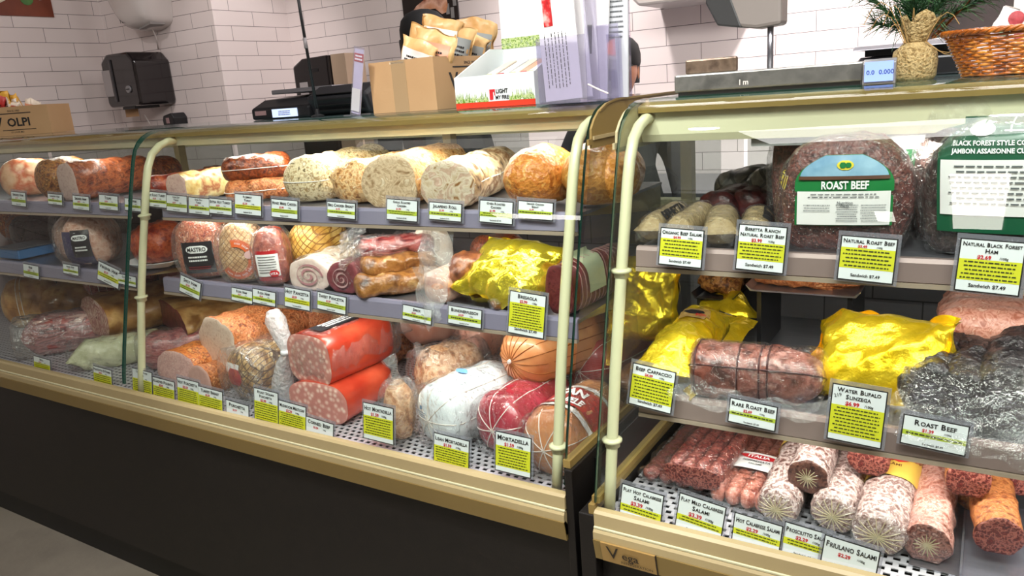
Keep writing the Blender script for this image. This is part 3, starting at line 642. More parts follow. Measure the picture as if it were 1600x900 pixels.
# ---------------------------------------------------------------- price cards
def card(x0, y0, x1, y1, Y, title, price, label, yel=(.42, .80), rot=0, sand='Sandwich $7.49', big=False, note=None, stand=False, group=None, hold=True, line3=None):
    cx, cy = (x0 + x1) / 2, (y0 + y1) / 2
    P = onY(cx, cy, Y); w = onY(x1, cy, Y).x - onY(x0, cy, Y).x; h = onY(cx, y0, Y).z - onY(cx, y1, Y).z
    h = h - abs(w) * 0.0
    e = thing('price_card', label, 'price card', (P.x, P.y, P.z - h / 2), 0, group)
    Mx = Matrix.Translation((0, 0, h / 2)) @ Matrix.Rotation(math.radians(rot), 4, 'Y') @ Matrix.Rotation(math.radians(-8), 4, 'X')
    def B(a, b, c, d, y, t=.0004):  # box in card plane
        return MB().box(a, b, y, y + t, c, d, Mx)
    B(-w/2, w/2, -h/2, h/2, 0, .0008).build('card_border', INK, e)
    bw = min(.0016, w * .03)
    B(-w/2 + bw, w/2 - bw, -h/2 + bw, h/2 - bw, -.0005).build('card', CARD, e)
    if yel: B(-w/2 + bw, w/2 - bw, h/2 - h * yel[1], h/2 - h * yel[0], -.0008, .0002).build('highlight_band', YELB if h > .045 else GREENB, e)
    n = len(title); yy = yel[0] if yel else .56; top = yy * h * (.56 if n == 1 else .66); ls = top / n * .94
    tm = MB()
    for i, t in enumerate(title): put_text(tm, t, ls * .95, 0, h/2 - bw - ls * (i + .62), -.0014, w * .9, .025, True, M=Mx)
    ph = yy * h - top - bw; pz = h/2 - bw - top - ph * .56; ps = min(h * .15, ph * .95)
    rm = MB(); put_text(rm, price, ps, -w * .10, pz, -.0014, w * .4, .03, M=Mx); rm.build('price_figures', REDI, e)
    put_text(tm, '/100g', ps * .62, w * .2, pz, -.0014, w * .22, .02, M=Mx)
    if sand and not (yel and yel[1] > .84): put_text(tm, sand, h * .095, 0, -h/2 + h * (.12 if yel and yel[1] > .85 else .13), -.0014, w * .62, .02, M=Mx)
    tm.build('lettering', INK, e)
    if yel:
        rows = max(1, int(round((yel[1] - yel[0]) * h / .0055)))
        vs, fs = words(w * .9, (yel[1] - yel[0]) * h * .94, rows, 0, h/2 - h * (yel[0] + yel[1]) / 2, int(x0 + y0), .34)
        MB().add([Mx @ Vector((a, -.0014, b)) for a, b in vs], fs).build('fine_print', mat('olive ink', '3d4012', rough=.6), e)
    if note:
        nm = MB(); put_text(nm, note, h * .085, 0, 0, -.0016, None, .0, M=Mx @ Matrix.Translation((-w * .38, 0, h/2 - h * .19)) @ Matrix.Rotation(math.radians(-18), 4, 'Y')); nm.build('handwriting', INK, e)
    if hold:
        B(-w/2 - .004, w/2 + .004, -h/2 - .002, h/2 + .006, .0012, .0008).build('clear_holder', HOLDER, e)
    return e
T1 = 1.181; T2 = 1.161; TD = 1.062
G1 = 'price cards clipped along the top shelf of the left case'
for a in [
 ((18, 300, 40, 322), ['Smoked Ham'], '$2.19', 'tiny price card below the pale roast at far left of top shelf'),
 ((75, 303, 97, 320), ['Country Ham'], '$2.19', 'tiny price card below the brown mottled roast on top shelf'),
 ((114, 306, 139, 328), ['Smoked Ham'], '$2.29', 'tiny price card below the cut face of the netted smoked ham'),
 ((155, 305, 184, 328), ['Toupie'], '$2.29', 'tiny price card below the middle of the netted smoked ham'),
 ((195, 310, 220, 330), ['Hot Ham'], '$2.39', 'tiny price card just left of the cream post on top shelf'),
 ((230, 300, 260, 324), ['Hot Roast Turkey'], '$2.59', 'price card just right of the cream post, tilted, on top shelf'),
 ((260, 305, 292, 331), ['Oven Dry', 'Turkey'], '$2.59', 'price card below the round pale cut face of the turkey roll'),
 ((295, 309, 327, 335), ['Oven Dry', 'Turkey'], '$2.59', 'price card below the yellow side of the turkey roll'),
 ((327, 311, 362, 335), ['Extra Hot Turkey'], '$2.59', 'price card below the right end of the turkey roll'),
 ((367, 304, 408, 336), ['Rosemary', 'Turkey'], '$2.59', 'price card below the two stacked smoked turkey halves'),
 ((424, 312, 465, 341), ['Honey Maple Chicken'], '$1.99', 'price card below the herbed cream roll, honey maple chicken'),
 ((511, 316, 555, 341), ['Bbq Chicken Breast'], '$1.99', 'price card below the toasted roll, BBQ chicken breast'),
 ((604, 312, 652, 345), ['Garlic Roasted', 'Chicken'], '$1.99', 'price card reading garlic roasted chicken on top shelf'),
 ((670, 317, 721, 345), ['Jalapeno Roll'], '$1.99', 'price card reading jalapeno roll on top shelf'),
 ((749, 314, 801, 349), ['Oven Roasted', 'Chicken'], '$1.99', 'price card reading oven roasted chicken on top shelf'),
 ((809, 315, 864, 343), ['Smoked Chicken', 'Breast'], '$1.99', 'price card reading smoked chicken breast beside the end post')]:
    card(*a[0], T1, a[1], a[2], a[3], yel=(.52, .72), rot=3, group=G1, sand='Sandwich $7.49')
G2 = 'price cards clipped along the middle shelf of the left case'
for a in [
 ((37, 414, 60, 434), ['Ham'], '$2.19', 'tiny price card below the blue tray on middle shelf', 3),
 ((99, 414, 122, 429), ['Honey Ham'], '$2.19', 'tiny price card left of the navy ham label on middle shelf', 3),
 ((154, 415, 185, 444), ['Virginia Ham'], '$2.29', 'slanted price card below the glazed ham on the foam tray', 14),
 ((185, 430, 212, 446), ['Glazed Ham'], '$2.29', 'tiny price card left of the cream post on middle shelf', 4),
 ((282, 436, 312, 462), ['Spicy Ham'], '$2.39', 'slanted price card below the bagged ham with charcoal label', 14),
 ((362, 452, 394, 472), ['Rosa Ham'], '$2.39', 'price card below the ham with orange band label, left of a pair', 4),
 ((395, 454, 430, 476), ['Rosa Ham'], '$2.39', 'price card below the ham with orange band label, right of a pair', 4),
 ((445, 452, 484, 482), ['Hot Pancetta'], '$2.59', 'price card below the pale swirled bacon roll', 4),
 ((496, 460, 540, 487), ['Sweet Pancetta'], '$2.59', 'price card below the dark swirled bacon roll', 5),
 ((629, 480, 674, 503), ['Speck'], '$3.29', 'price card half covered by the hanging plastic bag', 5),
 ((700, 481, 752, 509), ['Bundnerfleisch'], '$4.59', 'price card left of the tall card below the gold foil pack', 3)]:
    card(*a[0], T2, a[1], a[2], a[3], yel=(.52, .74), rot=a[4], group=G2)
card(795, 459, 851, 524, T2 - .004, ['Bresaola'], '$5.99', 'tall price card reading bresaola below the gold foil pack', yel=(.26, .84), rot=4, group=G2)
GD = 'price cards standing along the bottom deck of the left case'
for a in [
 ((54, 560, 78, 584), ['Speck'], '$3.49', 'small price card in front of the bagged prosciutto at far left', 2),
 ((147, 576, 174, 604), ['Prosciutto Di Parma'], '$4.59', 'small price card in front of the pale green wrapped piece', 2),
 ((208, 580, 237, 620), ['Cotto & Rose', 'Ham'], '$2.99', 'price card at the foot of the cream post on the deck', 2),
 ((240, 594, 272, 629), ['Roasted Polenta'], '$2.59', 'price card in front of the pink faced ham, second from post', 2),
 ((278, 595, 310, 637), ['Hot Porchetta'], '$2.59', 'price card in front of the small pale cut piece', 2),
 ((311, 609, 347, 645), ['Turkey Breast'], '$2.59', 'price card left of the low white card on the deck', 2),
 ((398, 612, 434, 666), ['Roast Sicilian', 'Porchetta'], '$3.99', 'tall price card right of the low white card, before foil wrapped ham', 2),
 ((436, 632, 477, 676), ['Mushroom Meatloaf'], '$2.29', 'price card left of the pale card before the mortadella halves', 3),
 ((568, 635, 614, 688), ['Hot Mortadella'], '$1.59', 'price card reading hot mortadella in front of the red mortadella halves', 1),
 ((678, 684, 732, 734), ['Lean Mortadella'], '$1.59', 'price card reading lean mortadella in front of the white mortadella', 2),
 ((774, 681, 829, 739), ['Mortadella'], '$1.59', 'price card reading mortadella in front of the tan mortadella', 1)]:
    card(*a[0], TD, a[1], a[2], a[3], yel=(.34, .86), rot=a[4], group=GD)
card(354, 630, 388, 655, TD, ['Porchetta'], '$2.59', 'low white price card without highlight below foil wrapped ham', yel=None, rot=3, group=GD)
card(477, 657, 520, 684, TD, ['Corned Beef'], '$3.59', 'low white price card reading corned beef below the lower mortadella half', yel=None, rot=4, group=GD)
GR = 'large price cards in the right case'
card(1030, 358, 1098, 416, 1.118, ['Organic Beef Salami'], '$4.99', 'price card reading organic beef salami on upper right shelf', yel=(.28, .76), rot=3, group=GR, line3=1)
card(1151, 353, 1227, 424, 1.118, ['Beretta Ranch', 'Natural Roast Beef'], '$3.99', 'price card reading Beretta Ranch natural roast beef', yel=(.38, .76), rot=3, group=GR)
card(1310, 371, 1399, 440, 1.118, ['Natural Roast Beef'], '$3.49', 'price card reading natural roast beef below the bagged roast beef', yel=(.26, .72), rot=3, group=GR)
card(1494, 376, 1598, 458, 1.118, ['Natural Black Forest', 'Ham'], '$2.69', 'price card reading natural black forest ham', yel=(.38, .78), rot=3, group=GR)
card(985, 575, 1052, 638, 1.108, ['Beef Carpaccio'], '$4.09', 'price card reading beef carpaccio beside the cream post', yel=(.26, .83), rot=6, group=GR)
card(1138, 629, 1213, 666, 1.110, ['Rare Roast Beef'], '$2.69', 'wide low price card reading rare roast beef', yel=(.50, .66), rot=4, group=GR)
card(1295, 607, 1382, 692, 1.106, ['Water Bufalo', 'Slinzega'], '$6.99', 'price card reading water bufalo slinzega with a handwritten number', yel=(.36, .88), rot=3, note='219', group=GR)
card(1407, 657, 1512, 702, 1.110, ['Roast Beef'], '$1.39', 'wide low price card below the bag of peppered meat', yel=(.50, .66), rot=4, group=GR)
card(969, 766, 1034, 818, 1.045, ['Flat Hot Calabrese', 'Salami'], '$3.39', 'price card reading flat hot calabrese salami by the post', yel=(.54, .74), rot=5, group=GR)
card(1057, 782, 1130, 838, 1.045, ['Flat Mild Calabrese', 'Salami'], '$3.39', 'price card reading flat mild calabrese salami', yel=(.54, .70), rot=7, group=GR)
card(1144, 812, 1220, 860, 1.045, ['Hot Calabrese Salami'], '$2.29', 'price card reading hot calabrese salami', yel=(.46, .64), rot=5, group=GR)
card(1222, 826, 1297, 874, 1.048, ['Prosciutto Salami'], '$2.29', 'price card reading prosciutto salami, partly covered by its neighbour', yel=(.46, .66), rot=5, group=GR)
card(1283, 849, 1372, 897, 1.040, ['Friulano Salami'], '$2.29', 'price card reading friulano salami, white without highlight', yel=None, rot=6, group=GR)
TS[0] = 2.4
BAGS = sheet('shiny bag film', 'ffffff', .08, .12, .05, bump=1.0, bscale=40)
# ---------------------------------------------------------------- left case, top shelf
roll('turkey_roast', 'pale cream roast with reddened top at the far left of the top shelf', 'roast', 2, 1.25, Z1, 56, 56, .16, mat('cream to red roast', ['e0b896', 'd8a680', 'c0603a', 'e6c6a4'], 7, .4, coat=.3, bump=.15), yaw=-36, seed=2)
roll('ham_roast', 'round mottled dark brown roast on the top shelf, left bay', 'roast', 58, 1.215, Z1, 74, 62, .16, MOTTL, yaw=-12, seed=3, power=2.1)
f = roll('smoked_ham', 'smoked ham with pale cut face and netted scored rind, top shelf left bay', 'ham', 107, 1.215, Z1, 30, 58, 0.26, mat('scored smoked rind', ['401408', '7a3218', 'a85a30', '571e0e', 'b87048'], 16, .35, coat=.4, bump=.3, net=('8a4a2c', 30, .05)), GREYF, yaw=0, seed=4, ends=('round', 'round'))
roll('smoked_sausage_roll', 'dark smoked roll standing behind the netted ham, left of the post', 'roast', 203, 1.42, Z1, 50, 46, .18, BROWNR, mat('dull grey cut', ['6e5c56', '7c6a62'], 20, .5), yaw=10, seed=5)
roll('glazed_turkey_leg', 'tapered reddish brown glazed piece behind the cream post', 'meat', 222, 1.25, Z1, 34, 36, .22, REDR, yaw=-36, ends=('taper', 'round'), seed=6)
f = roll('turkey_roll', 'turkey roll with round pale cut face and yellow to pink rind', 'roast', 277, 1.215, Z1, 30, 44, 0.22, YELR, mat('pale pink face', ['dcb0a4', 'e6c2b4', 'cf9f94'], 40, .4, coat=.3, bump=.1), yaw=4, seed=7, amp=.004)
roll('smoked_slab', 'small dark smoked slab lying behind the turkey roll', 'meat', 318, 1.44, Z1 + .05, 54, 8, .08, BROWNR, yaw=-36, seed=8)
f = roll('smoked_turkey_half', 'lower smoked turkey half tied with white string', 'meat', 352, 1.235, Z1, 48, 32, .16, ORANP, yaw=-46, seed=9, power=2.6, longs=[.0])
f = roll('smoked_turkey_half', 'upper smoked turkey half, brown, tied with white string, topmost of its stack', 'meat', 346, 1.25, Z1 + .049, 50, 37, .17, BROWNR, yaw=-46, seed=10, power=2.6, longs=[.0])
f = roll('chicken_roll', 'long herbed cream chicken roll tied with white string', 'roast', 462, 1.235, Z1, 92, 70, .34, HERB, yaw=6, seed=11, longs=[.0], amp=.004)
f = roll('chicken_roll', 'toasted golden chicken roll with puckered end beside the herbed one', 'roast', 542, 1.235, Z1, 80, 64, .34, HERBO, yaw=10, seed=12, amp=.005)
f = roll('chicken_roll', 'chicken roll with the larger round marbled cut face, toasted rind', 'roast', 607, 1.205, Z1, 86, 79, .38, HERBO, CHICKF, yaw=16, seed=13, longs=[.1])
f = roll('chicken_roll', 'chicken roll with round cut face and blackened rim, left of orange ball', 'roast', 699, 1.205, Z1, 84, 73, .38, mat('charred cream rind', ['5a3a20', 'd9b98a', 'f0dcb8', '8a5c30', 'f0e2c4'], 10, .45, coat=.2, bump=.35), mat('marbled chicken face', ['8a5c30', 'c2ac8e', 'd2c2aa', 'b89880', 'c8a894', 'd8ccb4'], 12, .45, coat=.25, bump=.3, distort=2), yaw=16, seed=14, longs=[.05])
f = roll('smoked_chicken', 'orange netted smoked chicken ball, left of the pair', 'smoked chicken', 805, 1.215, Z1, 106, 92, .17, BALL, yaw=-5, seed=15, power=2.05, cap=(.075, .07), amp=.003)
f = roll('smoked_chicken', 'amber netted smoked chicken ball behind the end post', 'smoked chicken', 908, 1.225, Z1, 124, 100, .19, BALL2, yaw=0, seed=16, power=2.05, cap=(.08, .08), amp=.003)

# ---------------------------------------------------------------- left case, middle shelf
roll('glazed_roast', 'orange glazed roast end at the far left of the middle shelf', 'roast', -6, 1.42, Z2, 60, 60, .2, ORANR, yaw=-30, seed=21)
f = roll('black_forest_ham', 'black ham in a shiny bag with green label at far left of middle shelf', 'ham', 18, 1.33, Z2, 74, 46, .22, BLACKH, yaw=-36, seed=22, film=True)
f.decal('label_band', DKGREEN, grid(.05, .05), (0, .12, .1), (1, 0, 0), (0, 1, 0), (0, 0, -1), .006)
e = thing('blue_tray', 'blue tray with grey rim at far left of the middle shelf', 'tray', (XA(18, 1.20, .93), 1.195, Z2))
MB().box(-.075, .05, 0, .12, 0, .032).build('tray_body', mat('blue plastic', '3a6ea0', rough=.4), e, bevel=.004)
MB().box(-.080, .055, -.004, .124, .032, .036).build('tray_rim', mat('grey rim', '50545a', rough=.4), e, bevel=.001)
PALEH = mat('pale ham in bag', ['c98c72', 'dca68c', 'e6bda6', 'b97a60'], 22, .4, coat=.35, bump=.3, bscale=50)
roll('pale_ham', 'pale ham half standing left of the navy labelled ham', 'ham', 88, 1.235, Z2, 84, 70, .12, PALEH, yaw=-15, seed=23, flat=.7, power=2.1, film=True)
f = roll('pale_ham', 'bagged pale ham with a navy and charcoal label on middle shelf', 'ham', 126, 1.200, Z2, 84, 80, .15, PALEH, yaw=34, seed=24, flat=.8, power=2.2, film=True)
f.decal('label_band', NAVY, grid(.085, .115), (-.012, -.1, .045), (1, 0, 0), (0, 0, 1), (0, 1, 0), .007)
f.decal('name_panel', CHAR, grid(.052, .08), (.004, -.1, .066), (1, 0, 0), (0, 0, 1), (0, 1, 0), .0085)
f.decal('name_oval', WHITEI, grid(.044, .017, 12, 8, lambda t: .55 + .45 * math.sin(math.pi * t) ** .5), (.004, -.1, .084), (1, 0, 0), (0, 0, 1), (0, 1, 0), .010)
f.decal('lettering', INK, lettering('MASTRO', .0125, 0, 0, .036), (.004, -.1, .084), (1, 0, 0), (0, 0, 1), (0, 1, 0), .0115)
f.decal('fine_print', WHITEI, words(.036, .018, 2, 0, 0, 3), (.004, -.1, .052), (1, 0, 0), (0, 0, 1), (0, 1, 0), .0105)
f = roll('glazed_ham', 'orange red glazed ham on a white foam tray left of the post', 'ham', 214, 1.215, Z2 + .012, 92, 62, .15, REDR, yaw=0, seed=25, power=2.0)
ring = [(.080 * math.cos(a) * 1.05, .075 + .085 * math.sin(a)) for a in [2 * math.pi * k / 32 for k in range(32)]]
f2 = thing('foam_tray', 'white foam tray with turned up rim under the glazed ham', 'tray', (f.e.location.x, f.e.location.y, Z2 + .001))
MB().lathe([(.001, 0), (.070, 0), (.076, .002), (.096, .016), (.098, .0175), (.093, .0175), (.074, .005), (.068, .004), (.001, .004)], 36, (0, .075)).build('tray_body', FOAM, f2, smooth=True)
e = f.e
roll('smoked_ham_slice', 'dark smoked ham piece in film behind the post, middle shelf', 'ham', 262, 1.40, Z2, 60, 56, .16, BLACKH, yaw=-10, seed=26, film=True)
e = thing('black_tray', 'empty black tray leaning behind the post on the middle shelf', 'tray', (XA(262, 1.27, .93), 1.26, Z2))
MB().prism([(-.06, 0), (.055, 0), (.07, .022), (.066, .022), (.052, .004), (-.057, .004), (-.07, .022), (-.075, .022)], 0, .16, 'y').build('tray_body', BLK, e)
# bagged hams
f = roll('spicy_ham', 'red spiced ham standing in a clear bag with a charcoal label', 'ham', 310, 1.195, Z2, 84, 92, .11, mat('red spiced ham', ['7a2414', 'b04a2a', 'cf7a52', '8c3018', 'e2a07a'], 36, .4, coat=.4, bump=.4), yaw=30, seed=27, power=3.2, film=BAGF, cap=(.03, .04))
D = dict(U=(1, 0, 0), V=(0, 0, 1), D=(0, 1, 0))
f.decal('name_panel', CHAR, grid(.080, .082), (.0, -.1, .054), eps=.008, **D)
f.decal('name_oval', WHITEI, grid(.056, .019, 12, 8, lambda t: .55 + .45 * math.sin(math.pi * t) ** .5), (.0, -.1, .076), eps=.0095, **D)
f.decal('lettering', INK, lettering('MASTRO', .015, 0, 0, .048), (0, -.1, .076), eps=.011, **D)
f.decal('fine_print', WHITEI, words(.056, .018, 2, 0, 0, 4), (0, -.1, .052), eps=.010, **D)
f.decal('red_line', mat('dusky red', '9c3a3c', rough=.4), words(.066, .010, 2, 0, 0, 8, .4), (0, -.1, .028), eps=.010, **D)
f = roll('netted_ham', 'beige netted ham with an orange ring label, in a knotted bag', 'ham', 370, 1.19, Z2, 72, 94, .11, NETB, yaw=30, seed=28, power=2.4, film=BAGF, cap=(.04, .05))
ra = ([], [])
for k in range(48):
    a = -2.6 + 4.4 * k / 47; ra[0].extend([(.046 * math.cos(a), .050 * math.sin(a)), (.028 * math.cos(a), .032 * math.sin(a))])
    if k: ra[1].append((2 * k - 2, 2 * k, 2 * k + 1, 2 * k - 1))
f.decal('round_seal', mat('pale pink seal', 'd8b0ac', rough=.4), grid(.018, .018, 8, 8, lambda t: max(.1, math.sin(math.pi * (.05 + .9 * t)) ** .6)), (.030, -.1, .068), eps=.0105, **D)
f.decal('ring_label', mat('orange label', 'd5622e', rough=.35, coat=.3), ra, (0, -.1, .058), eps=.008, **D)
rb = ([], [])
for k in range(40):
    a = -2.4 + 4.0 * k / 39
    if k % 5 == 4: continue
    n = len(rb[0]); d = .035
    rb[0].extend([(.0390 * math.cos(a), .0430 * math.sin(a)), (.0345 * math.cos(a), .0385 * math.sin(a)), (.0345 * math.cos(a + d), .0385 * math.sin(a + d)), (.0390 * math.cos(a + d), .0430 * math.sin(a + d))]); rb[1].append((n, n + 1, n + 2, n + 3))
f.decal('fine_print', WHITEI, rb, (0, -.1, .058), eps=.0095, **D)
MB().tube([(-.005, .05, .128), (0, .05, .145), (.004, .05, .152)], [.022, .006, .004], 10).build('bag_neck', BAGF, f.e, smooth=True)
f = roll('rosa_ham', 'red brown ham in a bag with a white and red label', 'ham', 418, 1.19, Z2, 54, 88, .09, mat('rosy ham', ['7c2a1c', 'a84c36', 'c27456'], 18, .4, coat=.4, bump=.3), yaw=30, seed=29, power=3, film=BAGF, cap=(.03, .04))
f.decal('label_band', mat('red label', 'b2262a', rough=.35), grid(.056, .074), (.0, -.1, .048), eps=.008, **D)
f.decal('name_panel', PAPER, grid(.054, .054), (.0, -.1, .050), eps=.0095, **D)
f.decal('fine_print', INK, words(.044, .044, 7, 0, .002, 6, .3), (0, -.1, .050), eps=.011, **D)
f.decal('stamp', REDI, grid(.022, .016, 10, 8, lambda t: max(.1, math.sin(math.pi * (.08 + .84 * t)) ** .5)), (.014, -.1, .030), eps=.012, **D)
f.decal('lettering', WHITEI, lettering('VITA', .009, 0, 0, .018), (.014, -.1, .030), eps=.0135, **D)
roll('netted_ham', 'tall yellow ham in ribbed netting behind the bagged hams', 'ham', 462, 1.26, Z2, 84, 92, .15, NETY, yaw=-4, seed=30, power=2.3, flat=.95)
roll('orange_sausage', 'orange piece lying behind the swirled bacon rolls', 'sausage', 495, 1.31, Z2, 60, 40, .2, ORANP, yaw=-40, seed=31)
f = PALEP = roll('pancetta', 'wrapped pancetta roll with pale swirled face, shiny', 'pancetta', 484, 1.185, Z2, 62, 52, .17, FAT, mat('creamy face', ['ecd8cc', 'e0c4b8'], 30, .4, coat=.4), yaw=6, seed=32, film=True)
f = DARKP = roll('pancetta', 'pancetta roll with dark maroon swirled face', 'pancetta', 536, 1.190, Z2, 48, 50, .18, mat('maroon bacon rind', ['6a343a', '8c4f52', 'a86e6a'], 10, .4, coat=.4), mat('maroon face', ['7c3a3e', '8c4a50'], 30, .4, coat=.4), yaw=0, seed=33, film=True)
def spiral(f, m, r0, turns, wd, part='fat_swirl', ph=0):
    L, rx, rz, y0, z0, flat, x0 = f.dim; n = 90; vs = []
    for i in range(n + 1):
        t = i / n; a = ph + turns * 2 * math.pi * t; r = r0 * (1 - t * .92); wb = wd * (.7 + .5 * math.sin(a * 1.7)) / 2
        for q in (r + wb, r - wb): vs.append((x0 + rx / rz * q * math.cos(a), y0 - .0062, z0 + flat * rz + q * math.sin(a)))
    return MB().add(vs, [(2*i, 2*i+2, 2*i+3, 2*i+1) for i in range(n)]).build(part, m, f.e)
spiral(PALEP, mat('rosy lean swirl', 'bd868a', rough=.35, coat=.5), .028, 2.4, .0042)
spiral(DARKP, mat('pale fat swirl', 'c49c9a', rough=.35, coat=.5), .024, 2.2, .0035, ph=1)
SPECK = mat('smoked bacon rind', ['3a1e0c', '74461e', 'a06c36', '84501f', 'b8905a'], 10, .35, coat=.4, bump=.35, bscale=35)
SPECK2 = mat('brown slab rind', ['3a1c10', '6e3a20', '94582e', '4c2614'], 12, .4, coat=.35, bump=.35)
roll('speck_slab', 'golden brown speck slab at the front of the pile in plastic', 'speck', 552, 1.185, Z2, 72, 34, .20, SPECK, yaw=-46, seed=34, power=3, amp=.0035, ns=22)
roll('speck_slab', 'upper golden speck slab with pale fat stripe, resting on the front one', 'speck', 562, 1.215, Z2 + .036, 64, 30, .17, SPECK, yaw=-46, seed=35, power=3, amp=.0035, ns=22)
f = roll('wrapped_bacon', 'pinkish wrapped bacon under crumpled plastic, top of the speck pile', 'bacon', 560, 1.235, Z2 + .070, 60, 30, .17, MARB, yaw=-46, seed=36, power=2.6, film=BAGF, wrap=dict(amp=.009, grow=.012))
drape('loose_plastic', BAGF, [(-.055, -.035, .055), (-.03, -.04, .03), (.04, -.05, .0), (.12, -.04, .0), (.19, -.02, .03)], [(-.05, .03, .085), (.0, .02, .065), (.05, .0, .055), (.1, .0, .05), (.17, .02, .055)], f.e, crumple=.005)
roll('dried_beef', 'reddish brown dried beef piece behind the speck pile', 'dried beef', 610, 1.33, Z2 + .03, 70, 44, .14, BROWNR, yaw=-32, seed=37)
roll('speck_slab', 'pale corner of a wrapped slab standing behind the plastic bag', 'speck', 640, 1.31, Z2, 26, 92, .10, FAT, yaw=-46, seed=38, power=4)
roll('speck_slab', 'dark brown slab behind the hanging plastic bag, cut side out', 'speck', 700, 1.215, Z2 + .012, 62, 58, .17, SPECK2, yaw=-46, seed=39, power=3, amp=.005)
roll('rib_slab', 'thin reddish slab standing far back behind the gold pack', 'meat', 740, 1.34, Z2 + .03, 74, 52, .12, BROWNR, yaw=-32, seed=40)
# standing plastic bag
f = spotf('clear_bag', 'crumpled clear plastic bag of sliced meat standing on the middle shelf', 'bag', 672, 1.172, Z2, -4)
k = f.k
BAGT = sheet('thick bag film', 'ffffff', .20, .06, .08, bump=1.0, bscale=40)
MB_ = f.loaf('contents', mat('pink sliced meat', ['b07060', 'd09a84', 'e0b8a4', '8c4a38'], 14, .4, coat=.3, bump=.3), .11, .032, .036, ('round', 'round'), seed=41)
drape('bag_film', BAGT, [(-.036, -.006, -.03), (-.01, -.01, -.055), (.03, -.008, -.03)], [(-.050, .02, .07), (-.01, -.004, .078), (.035, .02, .07)], f.e, crumple=.006, seed=3)
drape('bag_film', BAGT, [(-.050, .015, .06), (.0, .0, .06), (.030, .02, .06)], [(-.024, .03, .172), (.02, .02, .176), (.062, .03, .160)], f.e, crumple=.004, seed=6)
# gold pack
e = thing('foil_pack', 'crumpled yellow gold foil pack beside the bresaola in the left case', 'foil pack', (XA(800, 1.25, .96), 1.245, Z2))
pillow('foil', GOLD2, .215, .155, .085, e, Matrix.Translation((0, .0, .058)) @ Matrix.Rotation(math.radians(-14), 4, 'Z') @ Matrix.Rotation(math.radians(38), 4, 'X') @ Matrix.Rotation(math.radians(6), 4, 'Y'), crumple=.008, cs=17, seed=5, wav=.03)
roll('speck_slab', 'low dark slab in plastic in front of the gold foil pack', 'speck', 766, 1.185, Z2, 44, 18, .12, SPECK, yaw=-46, seed=42, power=3, film=BAGF)
f = roll('bresaola', 'dark maroon bresaola with cut face, netted ribs and pale green label', 'bresaola', 874, 1.19, Z2, 44, 80, 0.26, mat('netted maroon casing', ['4a1c1e', '6e3232', '86484a'], 12, .38, coat=.35, bump=.2), mat('maroon cut face', ['4a1618', '5c2022', '6e3030', '461416'], 30, .4, coat=.4, bump=.1), yaw=-4, seed=43, power=2.2, rings=[.12, .18, .24, .30, .36, .42, .48, .54, .6, .66, .72, .78], ringm=mat('dusky netting', 'a07a74', rough=.6))
f.decal('label_band', mat('pale green label', 'bcc7a2', rough=.4), grid(.06, .085), (.0, .085, .062), (0, 1, 0), (-.5, 0, 1), (-1, 0, -.42), .003)

# ---------------------------------------------------------------- left case, deck
Z = ZD
f = roll('cured_shank', 'golden brown shank tied with string at the far left of the deck', 'shank', 6, 1.28, Z, 74, 76, .22, RIND, yaw=-36, seed=51, rings=[.3, .36], ends=('round', 'taper'))
f = roll('cured_shank', 'smaller orange shank leaning on a board beside the tied one', 'shank', 30, 1.36, Z + .07, 54, 40, .20, ORANP, yaw=-32, seed=52, film=True, slope=.12)
f = roll('prosciutto', 'red prosciutto in glossy plastic lying on the deck, left bay', 'prosciutto', 34, 1.12, Z, 66, 60, .34, MARB, yaw=-36, seed=53, film=BAGS, wrap=dict(amp=.007, grow=.02), ends=('taper', 'round'))
f = roll('wrapped_cheese', 'pale green crumpled wrapped piece on the deck left of the post', 'wrapped piece', 110, 1.10, Z, 50, 46, .27, GREENW, yaw=-40, seed=54, ends=('crimp', 'crimp'), cap=(.05, .03), crumple=.006, cs=30, amp=.003, film=True)
f = roll('prosciutto', 'large prosciutto with golden rind and red cut face behind the wrapped piece', 'prosciutto', 150, 1.24, Z + .055, 46, 62, 0.3, RIND, mat('streaked ham face', ['7a2a28', 'd9b49c', '9c4a42', 'e8cdb8', '8a3632'], 9, .4, coat=.4, distort=2, bump=.15), yaw=-14, seed=55, power=2.2)
f = roll('netted_speck', 'dark netted speck with red and white strings hanging, back of the left deck', 'speck', 130, 1.38, Z + .12, 70, 50, .24, MARB, yaw=-32, seed=56, rings=[.1, .2, .3, .4, .5, .6, .7, .8])
f = roll('dark_ham', 'dark bagged ham leaning at the back of the left deck', 'ham', 20, 1.52, Z + .06, 110, 80, .24, DARKR, yaw=-32, seed=57, film=True)
f = roll('dark_ham', 'dark brown ham at the back of the deck above the big prosciutto', 'ham', 100, 1.58, Z + .06, 110, 100, .24, mat('dark brown rind', ['3a2414', '5c3c22', '6e4a2c'], 10, .5), yaw=-40, seed=58)  # rind coloured in plain dark browns
e = thing('backing_board', 'grey backed board standing behind the orange shank', 'board', (XA(66, 1.42, .75), 1.42, Z))
MB().box(-.03, .035, 0, .004, 0, .19, Matrix.Rotation(math.radians(24), 4, 'Y')).build('board', mat('grey board', '6a655e', rough=.6), e)
f = roll('speck', 'red streaked speck in plastic beside the foot of the cream post', 'speck', 222, 1.19, Z, 56, 56, .26, MARB, yaw=-36, seed=59, film=BAGF, wrap=dict(amp=.006, grow=.015))
f = roll('prosciutto_end', 'prosciutto end with brown rind and dark red flesh behind the pink ham', 'prosciutto', 266, 1.33, Z + .07, 60, 44, .22, RIND, mat('dark red flesh', ['5c1c1c', '7a2c2a', '94443e'], 14, .4, coat=.3, bump=.15), yaw=-20, seed=60)
f = roll('pink_ham', 'cooked ham with large round pink cut face on the deck', 'ham', 278, 1.13, Z, 64, 62, 0.13, ORANR, PINKF, yaw=2, seed=61, power=2.2)
